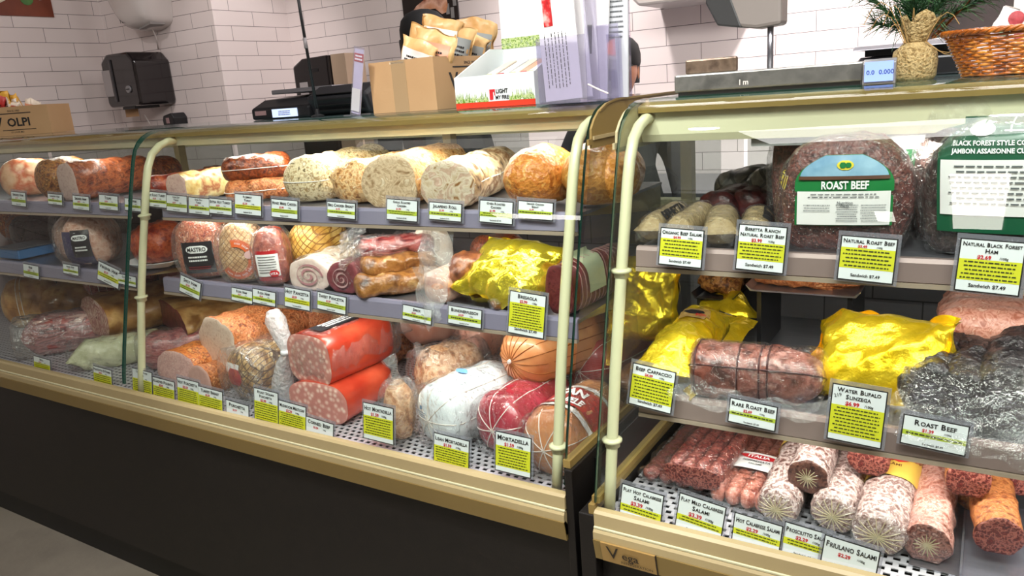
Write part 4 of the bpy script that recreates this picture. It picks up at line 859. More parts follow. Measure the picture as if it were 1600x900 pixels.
f = roll('pale_roll', 'small pale pink cut roll beside the pink faced ham', 'ham', 313, 1.12, Z, 34, 48, 0.1, ORANP, mat('dusky pink face', ['c99a8c', 'd6aa9c'], 30, .45, coat=.2), yaw=0, seed=62)
f = roll('porchetta', 'big spiced orange porchetta with beige cut face, resting on the hams', 'porchetta', 342, 1.18, Z + .056, 56, 82, 0.27, ORANP, TURKF, yaw=-10, seed=63, power=2.4, amp=.004)
f = roll('foil_wrapped_ham', 'netted ham half wrapped in glossy film with a red patch, front of deck', 'ham', 366, 1.12, Z, 104, 88, .15, mat('netted mottled ham', ['4a2a14', '8c6234', 'c29a5c', '5c3a20', 'd8c090'], 13, .3, coat=.7, bump=.5, net=('4a2c14', 26, .06)), yaw=-8, seed=64, power=2.2, film=BAGF, wrap=dict(amp=.006, grow=.006))
f.decal('red_patch', mat('cured red patch', ['9c1f22', 'b83c3a'], 30, .35, coat=.6), grid(.055, .035, 10, 8, lambda t: .6 + .4 * math.sin(math.pi * t)), (.005, .03, .05), (1, 0, 0), (0, .5, 1), (0, 1, -.7), .004)
f.decal('white_patch', mat('glossy white film', ['e6e4e2', 'f4f2f0'], 20, .15, coat=1), grid(.085, .022, 12, 6), (-.02, .03, .072), (1, 0, 0), (0, .5, 1), (0, 1, -.7), .0035)
drape('loose_plastic', BAGF, [(.03, .0, .01), (.05, .01, .03), (.066, .02, .08)], [(.062, .02, .0), (.085, .02, .03), (.085, .03, .09)], f.e, crumple=.004)
# tall tied plastic bag
f = spotf('clear_bag', 'tall clear plastic bag end with a white knot standing behind foil wrapped ham', 'bag', 424, 1.15, Z, 0, .08)
MB().tube([(-.005, .03, .0), (.0, .03, .05), (.012, .03, .10), (.026, .03, .128), (.018, .035, .165), (-.004, .04, .205), (-.014, .045, .225)], [.030, .028, .017, .0085, .021, .026, .016], 14).build('bag_film', mat('bright crinkled film', ['f2f0f0', 'dcdadc'], 30, .15, coat=1, alpha=.5, bump=1, bscale=40), f.e, smooth=True)
MB().lathe([(.002, .122), (.011, .124), (.012, .130), (.010, .135), (.002, .136)], 12, (.026, .03)).build('knot', FOAM, f.e, smooth=True)
for i, (px, Y, zz, w, h, L, m_, yaw, lab) in enumerate([
    (300, 1.50, .06, 60, 56, .2, MARB, -30, 'wrapped red ham at the back of the deck above the prosciutto end'),
    (250, 1.56, .08, 60, 60, .2, mat('pink wrapped meat', ['9c5a58', 'b87874', 'c89490'], 12, .4, coat=.4), -30, 'pink wrapped piece deep in the deck behind the post'),
    (395, 1.46, .12, 60, 44, .22, PINKC, -30, 'pink piece behind the spiced porchetta at the back of the deck'),
    (462, 1.38, .07, 70, 64, .2, ORANP, -30, 'spiced orange roast behind the upper mortadella half'),
    (520, 1.40, .06, 80, 60, .2, mat('pale herbed roast', ['a07a52', 'c8a47a', 'dcc4a0'], 20, .45, coat=.3, bump=.4), -30, 'pale herbed roast under film behind the upper mortadella half')]):
    roll('back_roast', lab, 'roast', px, Y, Z + zz, w, h, L, m_, yaw=yaw, seed=70 + i, film=(i in (0, 4)))
# mortadella halves
f = roll('mortadella_half', 'lower red cased mortadella half with speckled cut face on the deck', 'mortadella', 497, 1.12, Z, 90, 66, 0.2, MORTR, MORTF, yaw=4, seed=81, power=3.0, flat=.95, amp=.0005)
f = roll('mortadella_half', 'upper red cased mortadella half with black label, in knotted plastic', 'mortadella', 483, 1.13, Z + .088, 66, 80, 0.23, MORTR, MORTF, yaw=-4, seed=82, power=3.4, flat=.95, amp=.0005, film=BAGF, wrap=dict(amp=.004, k=1.02, grow=.006))
f.decal('label_band', CHAR, grid(.045, .17), (-.0, .11, .15), (1, 0, 0), (0, 1, 0), (0, 0, -1), .0045)
f.decal('fine_print', WHITEI, words(.13, .034, 3, 0, 0, 12, .45), (-.0, .105, .15), (0, 1, 0), (-1, 0, 0), (0, 0, -1), .006)
f.decal('label_patch', mat('lime patch', 'a2a52c', rough=.4), grid(.03, .02), (.0, .185, .15), (1, 0, 0), (0, 1, 0), (0, 0, -1), .0065)
MB().tube([(.03, .21, .06), (.045, .222, .06), (.05, .228, .062), (.062, .235, .07), (.072, .245, .08)], [.03, .010, .006, .020, .026], 12).build('bag_neck', BAGF, f.e, smooth=True)
# bagged porchettas
PORC = mat('pale porchetta', ['a8683c', 'd09a6c', 'e2b890', 'b87a4c', 'ecd0b0'], 20, .4, coat=.5, bump=.4)
f = spotf('bagged_porchetta', 'narrow porchetta piece upright in a clear bag beside the mortadella halves', 'porchetta', 608, 1.10, Z, 0, .06)
f.loaf('body', PORC, .07, .030, .070, ('round', 'round'), power=2.4, seed=83, amp=.003); f.film(BAGF, 1.08, .006)
MB().tube([(.0, .03, .128), (.002, .03, .148), (.004, .03, .156), (-.002, .03, .168), (-.01, .03, .180)], [.02, .008, .006, .014, .018], 12).build('bag_neck', BAGF, f.e, smooth=True)
f = roll('bagged_porchetta', 'larger porchetta in a wrinkled clear bag behind the white mortadella', 'porchetta', 654, 1.24, Z + .012, 92, 96, .17, PORC, yaw=-22, seed=84, film=BAGF, wrap=dict(amp=.008), power=2.2)
MB().tube([(-.01, .03, .115), (-.02, .02, .135), (-.03, .02, .15)], [.028, .012, .006], 12).build('bag_neck', BAGF, f.e, smooth=True)
# whole mortadellas
roll('pink_mortadella', 'plain pink mortadella back left under the middle shelf', 'mortadella', 628, 1.46, Z + .075, 84, 60, .24, PINKC, yaw=-35, seed=85)
roll('pink_mortadella', 'plain pink mortadella under the middle shelf, left of the netted orange one', 'mortadella', 724, 1.40, Z + .08, 66, 72, .24, PINKC, yaw=-20, seed=86, film=True)
f = roll('netted_mortadella', 'orange netted mortadella with puckered round end resting on the others', 'mortadella', 797, 1.24, Z + .105, 102, 92, .27, ORANC, yaw=-20, seed=87, power=2.05, cap=(.05, .06), longs=[math.pi * k / 9 for k in range(9)], ringm=mat('amber netting', 'a8642c', rough=.6))
MB().tube([(0, .004, .058), (0, -.006, .056)], [.006, .004], 8).build('clip', NETW, f.e)
f = roll('white_mortadella', 'white cased mortadella with small blue print, in netting', 'mortadella', 668, 1.110, Z, 104, 104, .24, WHITEC, yaw=-14, seed=88, power=2.1, cap=(.045, .06), longs=[0, .8, 1.6, 2.4], ringm=NETW, film=True, wrap=dict(amp=.003, k=1.02))
f.decal('print', mat('blue ink', '3f7fa8', rough=.5), merge(words(.036, .014, 3, 0, 0, 5, .35), grid(.008, .007, 2, 2, None, 0, .014)), (-.02, -.1, .074), (1, 0, 0), (0, 0, 1), (0, 1, 0), .004)
f.decal('emblem', mat('blue oval', '6f9fd8', rough=.5), grid(.030, .020, 12, 8, lambda t: max(.08, math.sin(math.pi * (.05 + .9 * t)) ** .6)), (.0, .10, .2), (1, 0, 0), (0, 1, 0), (0, 0, -1), .004)
f = roll('red_mortadella', 'crimson cased mortadella in white netting between white and tan ones', 'mortadella', 768, 1.13, Z, 104, 100, .24, REDC, yaw=-6, seed=89, power=2.1, cap=(.045, .06), longs=[.2, 1.0, 1.8, 2.6], ringm=NETW, film=True, wrap=dict(amp=.003, k=1.02))
f = roll('tan_mortadella', 'tan mortadella in netting with a red and white crown label, by end post', 'mortadella', 848, 1.092, Z, 112, 110, .24, TANC, yaw=-4, seed=90, power=2.1, cap=(.05, .06), longs=[.3, 1.1, 1.9, 2.7], ringm=NETW, film=True, wrap=dict(amp=.003, k=1.015))
def band(f, part, m, t0, t1, off, a0=-.3, a1=3.5, n=36):
    L, rx, rz, y0, z0, flat, x0 = f.dim; vs = []; bv = BVHTree.FromPolygons([Vector(v) for v in f.top[0]], f.top[1])
    for i in range(n + 1):
        a = a0 + (a1 - a0) * i / n; d = Vector((math.cos(a), 0, math.sin(a)))
        for t in (t0, t1):
            c = Vector((x0, y0 + L * t, z0 + flat * rz)); h = bv.ray_cast(c + d * .4, -d); vs.append((h[0] if h[0] else c + d * rx) + d * off)
    return MB().add(vs, [(2*i, 2*i+1, 2*i+3, 2*i+2) for i in range(n)]).build(part, m, f.e, smooth=True)
band(f, 'white_band', mat('white label band', 'e6e2de', rough=.3, coat=.4), .22, .27, .0035)
band(f, 'red_band', mat('red label band', 'b03a34', rough=.3, coat=.4), .29, .58, .0035)
band(f, 'white_band', mat('white label band', 'e6e2de'), .60, .64, .0035)
f.decal('lettering', WHITEI, merge(lettering('SAN', .030, 0, .016, None, .04), lettering('DANIELE', .026, 0, -.014, .075, .04)), (.0, .10, .2), (1, 0, 0), (0, 1, 0), (-.0, 0, -1), .0048)
roll('red_mortadella', 'red netted mortadella under the middle shelf behind the end post', 'mortadella', 905, 1.36, Z + .05, 100, 92, .22, mat('red printed casing', ['9a2a2c', 'b44a48', 'c8706a'], 8, .35, coat=.5), yaw=-10, seed=91, power=2.1, longs=[.2, 1.0, 1.8, 2.6], ringm=NETW)
roll('tan_mortadella', 'small tan netted mortadella in the back right corner of the left deck', 'mortadella', 968, 1.34, Z + .0, 70, 96, .2, TANC, yaw=-10, seed=92, power=2.1, film=True)

for i, (px, Y, zz, w, h, L, m_, yaw, fc, lab) in enumerate([
    (560, 1.42, .0, 70, 70, .2, ORANP, -20, None, 'spiced roast on the deck behind the lower mortadella half'),
    (60, 1.36, .0, 80, 60, .22, RIND, -36, None, 'golden rind leg behind the bagged prosciutto at far left')]):
    roll('deck_meat', lab, 'meat', px, Y, Z + zz, w, h, L, m_, fc, yaw=yaw, seed=95 + i, film=(i == 0))

# ---------------------------------------------------------------- right case, top shelf
Z = ZR1
def print_on(f, txt, size, O, U, V, D, m=INK, eps=.003, maxw=None, name='lettering'): return f.decal(name, m, lettering(txt, size, 0, 0, maxw, .03), O, U, V, D, eps)
for i, (px, Y, yaw, w, h, L, lab, txt) in enumerate([
    (1012, 1.160, 2, 40, 42, .17, 'tan paper wrapped beef salami printed in black, nearest the post', 'BERETTA'),
    (1056, 1.150, 4, 46, 44, .18, 'second tan wrapped salami from the post, plain with a seam', ''),
    (1124, 1.150, 14, 50, 46, .16, 'third tan wrapped salami from the post, puffed end towards the front', ''),
    (1180, 1.155, 12, 48, 46, .15, 'fourth tan wrapped salami from the post, next to the roast beef bag', 'BERETTA')]):
    f = roll('beef_salami', lab, 'salami', px, Y, Z, w, h, L, TANW, yaw=yaw, ends=('crimp', 'round'), seed=100 + i, film=True, cap=(.028, .02), amp=.001, wrap=dict(amp=.0018, cs=55, k=1.02))
    hgt = f.dim[2] * 1.86
    if txt: print_on(f, txt, .026, (.04, L * .52, hgt * .5 + .04), (0, 1, 0), (-.7, 0, .7), (-.7, 0, -.7), eps=.004, maxw=L * .72)
    MB().add([(.0 + (-.022 if i == 0 else .02) , .0, .001), (.0, -.008, .018), (-.02, -.006, .03), (.024, -.004, .03)], [(0, 1, 2), (0, 3, 1)]).build('bag_corner', BAGF, f.e)
roll('dark_salami', 'dark maroon cut piece behind the first two tan salamis', 'salami', 1112, 1.36, Z + .004, 66, 40, .14, DARKR, yaw=-8, seed=110)
roll('dark_salami', 'dark maroon cut piece behind the third tan salami', 'salami', 1165, 1.38, Z + .004, 56, 42, .14, DARKR, yaw=-4, seed=111)
roll('grey_roast', 'greyish netted roast in film at the back, left of the roast beef', 'roast', 1196, 1.44, Z + .004, 62, 66, .16, mat('greyish roast', ['4c4642', '726a62', '8c8478'], 14, .45, coat=.3, bump=.2, net=('3c3632', 12, .08)), yaw=0, seed=112, film=True)
roll('grey_roast', 'flat greyish roast behind the dark maroon cut pieces', 'roast', 1138, 1.50, Z + .004, 80, 56, .14, mat('greyish roast', ['4c4642']), yaw=-20, seed=113)
f = roll('roast_beef', 'bagged roast beef with a blue, green and white oval label', 'roast beef', 1319, 1.165, Z, 196, 176, .13, BEEFR, yaw=6, seed=114, ends=('dome', 'round'), cap=(.035, .05), power=2.7, flat=.72, amp=.004, film=True, wrap=dict(amp=.004, k=1.05, cs=22, grow=.006), n=44)
lw = lambda t: .97 if t < .42 else (.90 if t < .5 else .98 - .62 * max(0, (t - .58) / .42) ** 2.2)
D = dict(U=(1, 0, 0), V=(0, 0, 1), D=(0, 1, 0)); c = .088
f.decal('label', GREENL, grid(.128, .100, 20, 24, lambda t: lw(t) * 1.03), (0, -.1, c), eps=.010, **D)
f.decal('label_white', PAPER, grid(.124, .048, 20, 10, lambda t: .98), (0, -.1, c - .0245), eps=.0118, **D)
f.decal('label_sky', BLUEL, grid(.122, .030, 20, 10, lambda t: .94 - .55 * t ** 2), (0, -.1, c + .0345), eps=.0118, **D)
f.decal('label_hills', mat('brown hills', '5a3a2a', rough=.5), grid(.118, .005, 16, 4), (0, -.1, c + .0185), eps=.0125, **D)
f.decal('emblem', YINK, grid(.022, .013, 12, 8, lambda t: max(.1, math.sin(math.pi * (.06 + .88 * t)) ** .6)), (.002, -.1, c + .036), eps=.013, **D)
f.decal('emblem_leaf', GREENL, merge(grid(.009, .008, 6, 6, lambda t: .5 + .5 * math.sin(math.pi * t), -.003), grid(.008, .007, 6, 6, lambda t: .5 + .5 * math.sin(math.pi * t), .004)), (.002, -.1, c + .036), eps=.014, **D)
f.decal('lettering', WHITEI, lettering('ROAST BEEF', .0155, 0, 0, .062, .03), (.002, -.1, c + .008), eps=.0125, **D)
f.decal('fine_print', mat('grey ink', '5a5e60', rough=.6), merge(words(.10, .008, 2, 0, -.0065, 21, .3), words(.036, .012, 3, -.034, -.024, 22, .25), words(.030, .026, 8, .006, -.031, 23, .3), words(.034, .026, 7, .040, -.031, 24, .25), lettering('Nutrition', .0055, .003, -.0165), lettering('Facts', .0055, .003, -.0205)), (0, -.1, c), eps=.0135, **D)
f.decal('use_by_print', YINK, merge(lettering('HOLD', .007, 0, .004), words(.022, .006, 2, 0, -.004, 31, .5)), (-.083, -.1, c + .012), (.25, 0, 1), (-1, 0, .25), (0, 1, 0), .010)
f = roll('roast_beef', 'larger bagged roast beef standing behind the labelled roast beef', 'roast beef', 1322, 1.31, Z, 232, 232, .11, BEEFR, yaw=4, seed=115, ends=('dome', 'round'), cap=(.035, .05), power=2.5, flat=.6, film=True, wrap=dict(amp=.004, cs=22))
f = roll('roast_beef', 'dark bagged roast beef with a small green and white label, between larger bags', 'roast beef', 1432, 1.33, Z, 110, 226, .12, BEEFR, yaw=10, seed=116, ends=('dome', 'round'), power=2.6, flat=.6, film=True)
f.decal('label', GREENL, grid(.035, .04), (-.0, -.1, .115), eps=.010, **D); f.decal('label_white', PAPER, grid(.032, .03), (-.0, -.1, .085), eps=.010, **D)
f = roll('black_forest_ham', 'black forest ham in shiny bag with a deep green and white label', 'ham', 1572, 1.165, Z, 236, 214, .15, BLACKH, yaw=-6, seed=117, ends=('dome', 'round'), cap=(.04, .05), power=2.6, flat=.66, film=True, wrap=dict(amp=.004, cs=22, k=1.04), n=44)
f.decal('label', DKGREEN, grid(.15, .145, 20, 20), (.0, -.1, .105), (1, 0, .0), (-.06, 0, 1), (0, 1, 0), .010)
f.decal('label_white', PAPER, grid(.14, .072, 20, 12), (.0, -.1, .092), (1, 0, .0), (-.06, 0, 1), (0, 1, 0), .0118)
f.decal('lettering', WHITEI, merge(lettering('BLACK FOREST STYLE COOKED HAM', .0085, 0, .004, .12, .03), lettering('JAMBON ASSAISONNE CUIT DE STYLE', .0085, 0, -.006, .12, .03)), (.0, -.1, .145), (1, 0, .0), (-.06, 0, 1), (0, 1, 0), .0118)
f.decal('emblem', WHITEI, merge(grid(.030, .016, 12, 8, lambda t: max(.1, math.sin(math.pi * (.06 + .88 * t)) ** .6), -.028), grid(.03, .002, 4, 2, None, .012, -.002), grid(.002, .014, 2, 4, None, .004, .003)), (.0, -.1, .166), (1, 0, .0), (-.06, 0, 1), (0, 1, 0), .0118)
f.decal('fine_print', mat('grey ink', '5a5e60'), words(.12, .055, 8, 0, .004, 25, .28), (.0, -.1, .092), (1, 0, .0), (-.06, 0, 1), (0, 1, 0), .0135)
f = roll('black_forest_ham', 'black cured ham bag tucked left behind the black forest ham', 'ham', 1500, 1.25, Z, 128, 232, .12, BLACKH, yaw=0, seed=118, ends=('dome', 'round'), power=2.5, flat=.6, film=True)

# ---------------------------------------------------------------- right case, middle shelf
Z = ZR2
f = spotf('gold_foil_roll', 'bright gold foil wrapped roll lying on the middle shelf beside the post', 'foil pack', 1034, 1.135, Z, -2, .05)
f.loaf('foil', GOLD, .255, .047, .046, ('crimp', 'crimp'), (.055, .06), power=2.2, crumple=.0045, cs=24, amp=.003, seed=121, n=48, mr=34, slope=.10)
f.decal('label', mat('dusty label', ['b08a50', 'c9a562'], 40, .3, metal=.3), grid(.05, .04, 10, 8), (-.014, .155, .14), (1, 0, 0), (0, 1, 0), (.3, 0, -1), .0015)
f.decal('oval', INK, grid(.036, .011, 12, 8, lambda t: max(.1, math.sin(math.pi * (.06 + .88 * t)) ** .5)), (-.012, .155, .14), (1, .35, 0), (-.35, 1, 0), (.3, 0, -1), .0025)
f.decal('lettering', REDI, lettering('FOR', .010, 0, 0), (.018, .150, .14), (1, .2, 0), (-.2, 1, 0), (-.1, 0, -1), .0025)
drape('foil_wing', GOLD, [(.035, .01, .005), (.05, .03, .06), (.052, .15, .06), (.045, .25, .075)], [(.060, -.012, .0), (.085, .03, .035), (.088, .12, .03), (.085, .245, .07)], f.e, crumple=.006, cs=22, seed=4)
drape('foil_wing', GOLD, [(-.02, .235, .065), (.02, .24, .085), (.05, .245, .07)], [(-.03, .29, .085), (.02, .31, .12), (.095, .27, .065)], f.e, crumple=.006, cs=22, seed=8)
e = thing('gold_foil_roll', 'darker gold foil pack tucked at the left end behind the foil roll', 'foil pack', (XA(1008, 1.40, Z), 1.40, Z))
pillow('foil', GOLD, .16, .17, .07, e, Matrix.Translation((0, 0, .085)) @ Matrix.Rotation(math.radians(80), 4, 'X'), crumple=.008, seed=12)
COOKB = mat('cooked brown beef', ['45201a', '743e32', '8e584c', '5e3028', '9c6a5e'], 13, .33, coat=.6, bump=.3, bscale=40)
X0 = XA(1062, 1.15, Z + .04)
f = Food('rare_roast_beef', 'cooked brown roast tied with dark elastic in clear plastic, middle shelf', 'roast beef', (X0 + .015, 1.17, Z + .003), -84)
f.loaf('body', COOKB, .208, .046, .0445, ('dome', 'round'), (.02, .05), power=2.6, amp=.004, seed=122, taper=.06, flat=.9)
ring_string(f, REDT, [.06, .38, .54, .60], .0016, 'elastic'); long_string(f, REDT, [.5], .0016, 'elastic'); f.film(FILM, 1.04, .004)
drape('loose_plastic', BAGF, [(.045, -.02, .055), (.052, .05, .03), (.054, .12, .02), (.05, .19, .02), (.03, .24, .04)], [(.062, -.025, .010), (.072, .04, .0), (.075, .12, -.002), (.072, .20, -.004), (.045, .245, .0)], f.e, crumple=.005, cs=34)
e = thing('clear_tray', 'low clear plastic tray holding the cooked brown roast', 'tray', (X0, 1.135, Z))
MB().prism([(-.035, 0), (.20, 0), (.22, .012), (.217, .012), (.198, .002), (-.033, .002), (-.052, .012), (-.055, .012)], 0, .10, 'y').build('tray_body', ACRYL, e)
e = thing('gold_foil_pack', 'large crumpled gold foil pack shining in the middle of the shelf', 'foil pack', (XA(1372, 1.24, Z), 1.24, Z))
pillow('foil', GOLD, .215, .150, .088, e, Matrix.Translation((0, .0, .070)) @ Matrix.Rotation(math.radians(-3), 4, 'Z') @ Matrix.Rotation(math.radians(46), 4, 'X') @ Matrix.Rotation(math.radians(-8), 4, 'Y'), crumple=.008, cs=17, seed=6, wav=.035)
wm = MB(); put_text(wm, 'Best', .012, -.03, .02, 0, M=Matrix.Translation((0, -.006, .118)) @ Matrix.Rotation(math.radians(-52), 4, 'X')); 
for i, (px, px2, Y, zz, lab, m_, col) in enumerate([
    (1165, 1345, 1.36, .135, 'steel tray of crusty browned meat high at the back of the middle shelf', STEEL, ORANP),
    (1080, 1150, 1.40, .10, 'dark tray of bagged browned meat behind the gold foil roll', BLK, MOTTL)]):
    xa, xb = XA(px, Y, Z + zz), XA(px2, Y, Z + zz)
    e = thing('meat_tray', lab, 'tray', ((xa + xb) / 2, Y, Z)); w = (xb - xa) / 2
    MB().prism([(-w, zz + .004), (-w + .008, zz - .006), (w - .008, zz - .006), (w, zz + .004), (w, zz + .006), (w - .01, zz - .003), (-w + .01, zz - .003), (-w, zz + .006)], 0, .2, 'y').build('tray_body', m_, e)
    for sx in (-w * .8, w * .8):
        MB().box(sx - .004, sx + .004, .02, .18, 0, zz - .006).build('stand_leg', BLK, e)
    f = Food('browned_meat', ['crusty browned meat heap on the steel tray', 'browned meat in film on the dark tray'][i], 'meat', ((xa + xb) / 2, Y + .02, Z + zz - .003), 0)
    f.loaf('body', col, .15, w * .85, .028, amp=.008, ns=40, seed=130 + i)
f = roll('pink_roast', 'large pink marbled roast resting on the peppered meat, upper right', 'roast', 1548, 1.30, Z + .055, 150, 90, .22, mat('pink marbled beef', ['a8624c', 'c98470', 'dba08c', 'b87058', 'e8bca8'], 26, .42, coat=.4, bump=.2, distort=1.5), yaw=0, seed=124, power=3.2)
GRP = 'peppered meat rolls in one clear bag'
for i, (px, Y, w, h, L, yaw, zz) in enumerate([(1447, 1.165, 78, 76, .21, -6, .02), (1503, 1.155, 68, 78, .21, -6, .018), (1572, 1.15, 92, 104, .22, -6, .012)]):
    f = roll('pepper_roll', ['cracked pepper crusted meat roll, left of the three in the bag', 'cracked pepper crusted meat roll, middle of the three in the bag', 'cracked pepper crusted meat roll, right of the three in the bag'][i], 'meat', px, Y, Z + zz, w, h, L, PEPPER, yaw=yaw, ends=('dome', 'round'), cap=(.015, .04), power=2.7, amp=.004, ns=40, seed=140 + i, group=GRP, wrap=dict(amp=.003, cs=45, k=1.02), film=sheet('thin gloss film', 'ffffff', .0, .08, .06, bump=1.0, bscale=110), slope=.10)
PBF = sheet('thin bag film', 'ffffff', .02, .05, .05, bump=1.0, bscale=40)
f = spotf('clear_bag', 'wrinkled clear plastic bag slumped around the peppered meat rolls', 'bag', 1500, 1.14, Z, 0, .05)
drape('bag_film', PBF, [(-.085, .03, .045), (-.06, .0, .040), (-.02, -.003, .045), (.03, -.005, .070), (.06, -.004, .085), (.105, -.004, .095)], [(-.088, -.010, .0), (-.06, -.030, .004), (-.02, -.038, .0), (.03, -.04, -.002), (.06, -.04, -.012), (.105, -.036, -.022)], f.e, crumple=.0045, cs=42, seed=5, n=46, k=26)
drape('bag_film', PBF, [(-.085, .03, .05), (-.06, .0, .045), (-.02, -.006, .03), (.03, -.008, .035), (.06, -.01, .05), (.105, -.012, .050)], [(-.080, -.020, .004), (-.06, -.034, .008), (-.02, -.044, .008), (.03, -.048, .006), (.06, -.046, .0), (.105, -.042, -.010)], f.e, crumple=.006, cs=36, seed=11, n=46, k=20)

# ---------------------------------------------------------------- right case, deck of salami
Z = ZD + .003
def flat_pack(lab, px, Y, z, w, n_, L, m_, yaw, h, seed, group=None, label=None, film=True):
    f = spotf('flat_salami_pack', lab, 'salami', px, Y, z, yaw, h / 2, group); W_ = w * f.k; r = W_ / n_ / 2; mbs = None
    for i in range(n_):
        f.loaf('salami_link', m_, L, r * 1.03, h / 2, ('round', 'round'), (.02, .02), n=20, mr=14, amp=.0015, ns=60, seed=seed + i, flat=.9, x0=-W_ / 2 + r * (2 * i + 1), power=2.4)
    f.dim = (L, W_ / 2, h / 2, 0, 0, .9, 0)
    if film: f.loaf('plastic_wrap', FILM, L + .012, W_ / 2 + .003, h / 2 + .0015, ('dome', 'dome'), (.015, .015), amp=.001, crumple=.0014, cs=60, seed=seed, flat=.92, y0=-.006, power=5, n=48)
    return f
G = 'flat salami packs on the deck of the right case'
f = flat_pack('lower flat pack of dark salami links, beneath the upper pack by the post', 1050, 1.155, Z, 106, 4, .26, mat('dark salami skin', ['4a1c18', '6e302a', '8a4840', '5c241e'], 40, .4, coat=.5, bump=.4), -2, .024, 150, G)
f = flat_pack('upper flat pack of red salami links stacked by the post, cut ends showing', 1083, 1.14, Z + .024, 88, 4, .26, SALR, -2, .040, 160, G)
for i in range(1): pass
f.ring0 = [(x * .98, y, z) for x, y, z in [( (f.dim[1]) * math.copysign(abs(math.cos(a)) ** .5, math.cos(a)), -.0065, .019 + .019 * math.copysign(abs(math.sin(a)) ** .6, math.sin(a))) for a in [2 * math.pi * k / 40 for k in range(40)]]]
f.face(SALF)
f = flat_pack('flat pack of pale red salami links with a white and red label', 1152, 1.13, Z, 94, 4, .32, mat('pale red salami skin', ['8a3a2a', 'ae6450', 'c68474', '9c4c3a'], 30, .35, coat=.6, bump=.3), -3, .036, 170, G)
f.top = None
lb = MB(); nn = 16; W_ = f.dim[1]
for j, y in enumerate((.075, .135)): lb.v += [(W_ * 1.03 * math.cos(math.pi * (.07 + .86 * i / nn)), y, .018 + .0215 * math.sin(math.pi * (.07 + .86 * i / nn)) ** .45) for i in range(nn + 1)]
lb.f = [(i, i + 1, nn + 2 + i, nn + 1 + i) for i in range(nn)]
lo = lb.build('label', PAPER, f.e, smooth=True)
MB().add([(.031 * math.cos(a), .118 + .009 * math.sin(a), .0405) for a in [2 * math.pi * k / 32 for k in range(32)]], [tuple(range(32))]).build('label_oval', REDI, lo)
V, Fs, w = text_geo('ITALIA', .013, .03); MB().add([((a - w / 2), .1135 + b, .0412) for a, b, c in V], Fs).build('lettering', WHITEI, lo)
V, Fs, w = text_geo('SOPPRESSATA', .0095, .01); V2, F2, w2 = text_geo('SALAMI', .007, .01)
MB().add([((a - w / 2) * .8, .0985 + b, .0406) for a, b, c in V], Fs).add([(a - w2 / 2, .089 + b, .0406) for a, b, c in V2], F2).build('lettering', INK, lo)
def salami(lab, px, Y, z, w, h, L, m_, face, yaw, seed, band_=None, film=True, twist=False, sl=.17, group='whole and cut salamis on the deck', **k):
    f = roll('salami', lab, 'salami', px, Y, z, w, h, L, m_, face, yaw=yaw, ends=('dome', 'round'), group=group, seed=seed, power=2.1, amp=.002, ns=50, film=film, cap=(.014, .02), slope=sl, wrap=dict(amp=.0014, cs=55, k=1.015, grow=.002), n=36, **k)
    if twist:
        L_, rx, rz, y0, z0, flat, x0 = f.dim; st = MB()
        for q in range(16):
            a = 2 * math.pi * q / 16 + .1; c_ = Vector((0, -.0035, rz * flat)); st.tube([c_, c_ + Vector((rx * .5 * math.cos(a), .0008, rz * .5 * math.sin(a))), c_ + Vector((rx * .86 * math.cos(a), .0045, rz * .86 * math.sin(a)))], [.0012, .0009, .0005], 5)
        st.build('gathered_film', sheet('creamy film', 'ffffff', .5, .1, .15, bodycol='d8c9a0'), f.e)
    if band_:
        b = band(f, 'paper_band', mat('yellow label band', ['d9a93c', 'e8c25a'], 5, .35, coat=.4), band_[0], band_[1], .0022, -.4, 3.6)
        if len(band_) > 2:
            L_, rx, rz, y0, z0, flat, x0 = f.dim; yc = (band_[0] + band_[1]) / 2 * L_
            f.decal('label_oval', REDI, grid(.046, .016, 14, 8, lambda t: max(.1, math.sin(math.pi * (.06 + .88 * t)) ** .5)), (-.004, yc + .006, .15), (1, 0, 0), (0, 1, 0), (0, .0, -1), .0042)
            f.decal('lettering', WHITEI, lettering('ITALIA', .0115, 0, 0, .036, .03), (-.004, yc + .006, .15), (1, 0, 0), (0, 1, 0), (0, .0, -1), .0052)
            f.decal('fine_print', mat('brown ink', '7a4a1c', rough=.5), lettering('SALAMI', .009, 0, 0, .034, .01), (-.004, yc - .010, .15), (1, 0, 0), (0, 1, 0), (0, .0, -1), .0042)
    return f
salami('white moulded salami left of the upper gathered one, partly hidden', 1213, 1.115, Z, 64, 54, .36, SALW, None, -2, 180, (.4, .6, 1), twist=True)
salami('moulded salami with round gathered end, lower one by the cut salami', 1302, 1.125, Z, 74, 62, .34, SALW, None, -2, 181, (.42, .6, 1), twist=True)
salami('moulded salami with dark gathered end resting on the two beneath', 1262, 1.15, Z + .046, 64, 56, .30, SALW, mat('dark moulded face', ['2c1a16', '4c2c24', '6a4438', '3a201a'], 40, .4, coat=.5, bump=.3), -2, 182, twist=True)
salami('whole salami with an orange and red paper band, front of the deck', 1372, 1.095, Z, 84, 66, .38, SALW, None, -3, 183, (.26, .46, 1), twist=True)
salami('cut red salami with the deep red round face on top of the pile', 1357, 1.19, Z + .075, 66, 58, .22, SALR, SALF, 2, 184, film=False)
salami('salami with pale orange skin behind the banded one', 1404, 1.24, Z + .050, 62, 56, .22, SALO, None, 0, 185, film=True)
salami('upright looking salami with yellow band and clipped marbled face', 1450, 1.105, Z, 76, 64, .36, mat('rosy salami skin', ['8c4a3a', 'b87a6a', 'd0a094', 'a05c4c', 'dcb8ac'], 40, .38, coat=.6, bump=.4), mat('clipped dark face', ['3c1a16', '5c2a22', '8a5c50', '4a1e18', 'a8847a'], 50, .35, coat=.6, bump=.3), -1, 186, (.50, .66), twist=True)
salami('cut salami with dark red face raised on others at right', 1514, 1.17, Z + .080, 74, 58, .26, SALO, SALF, 4, 187, film=False)
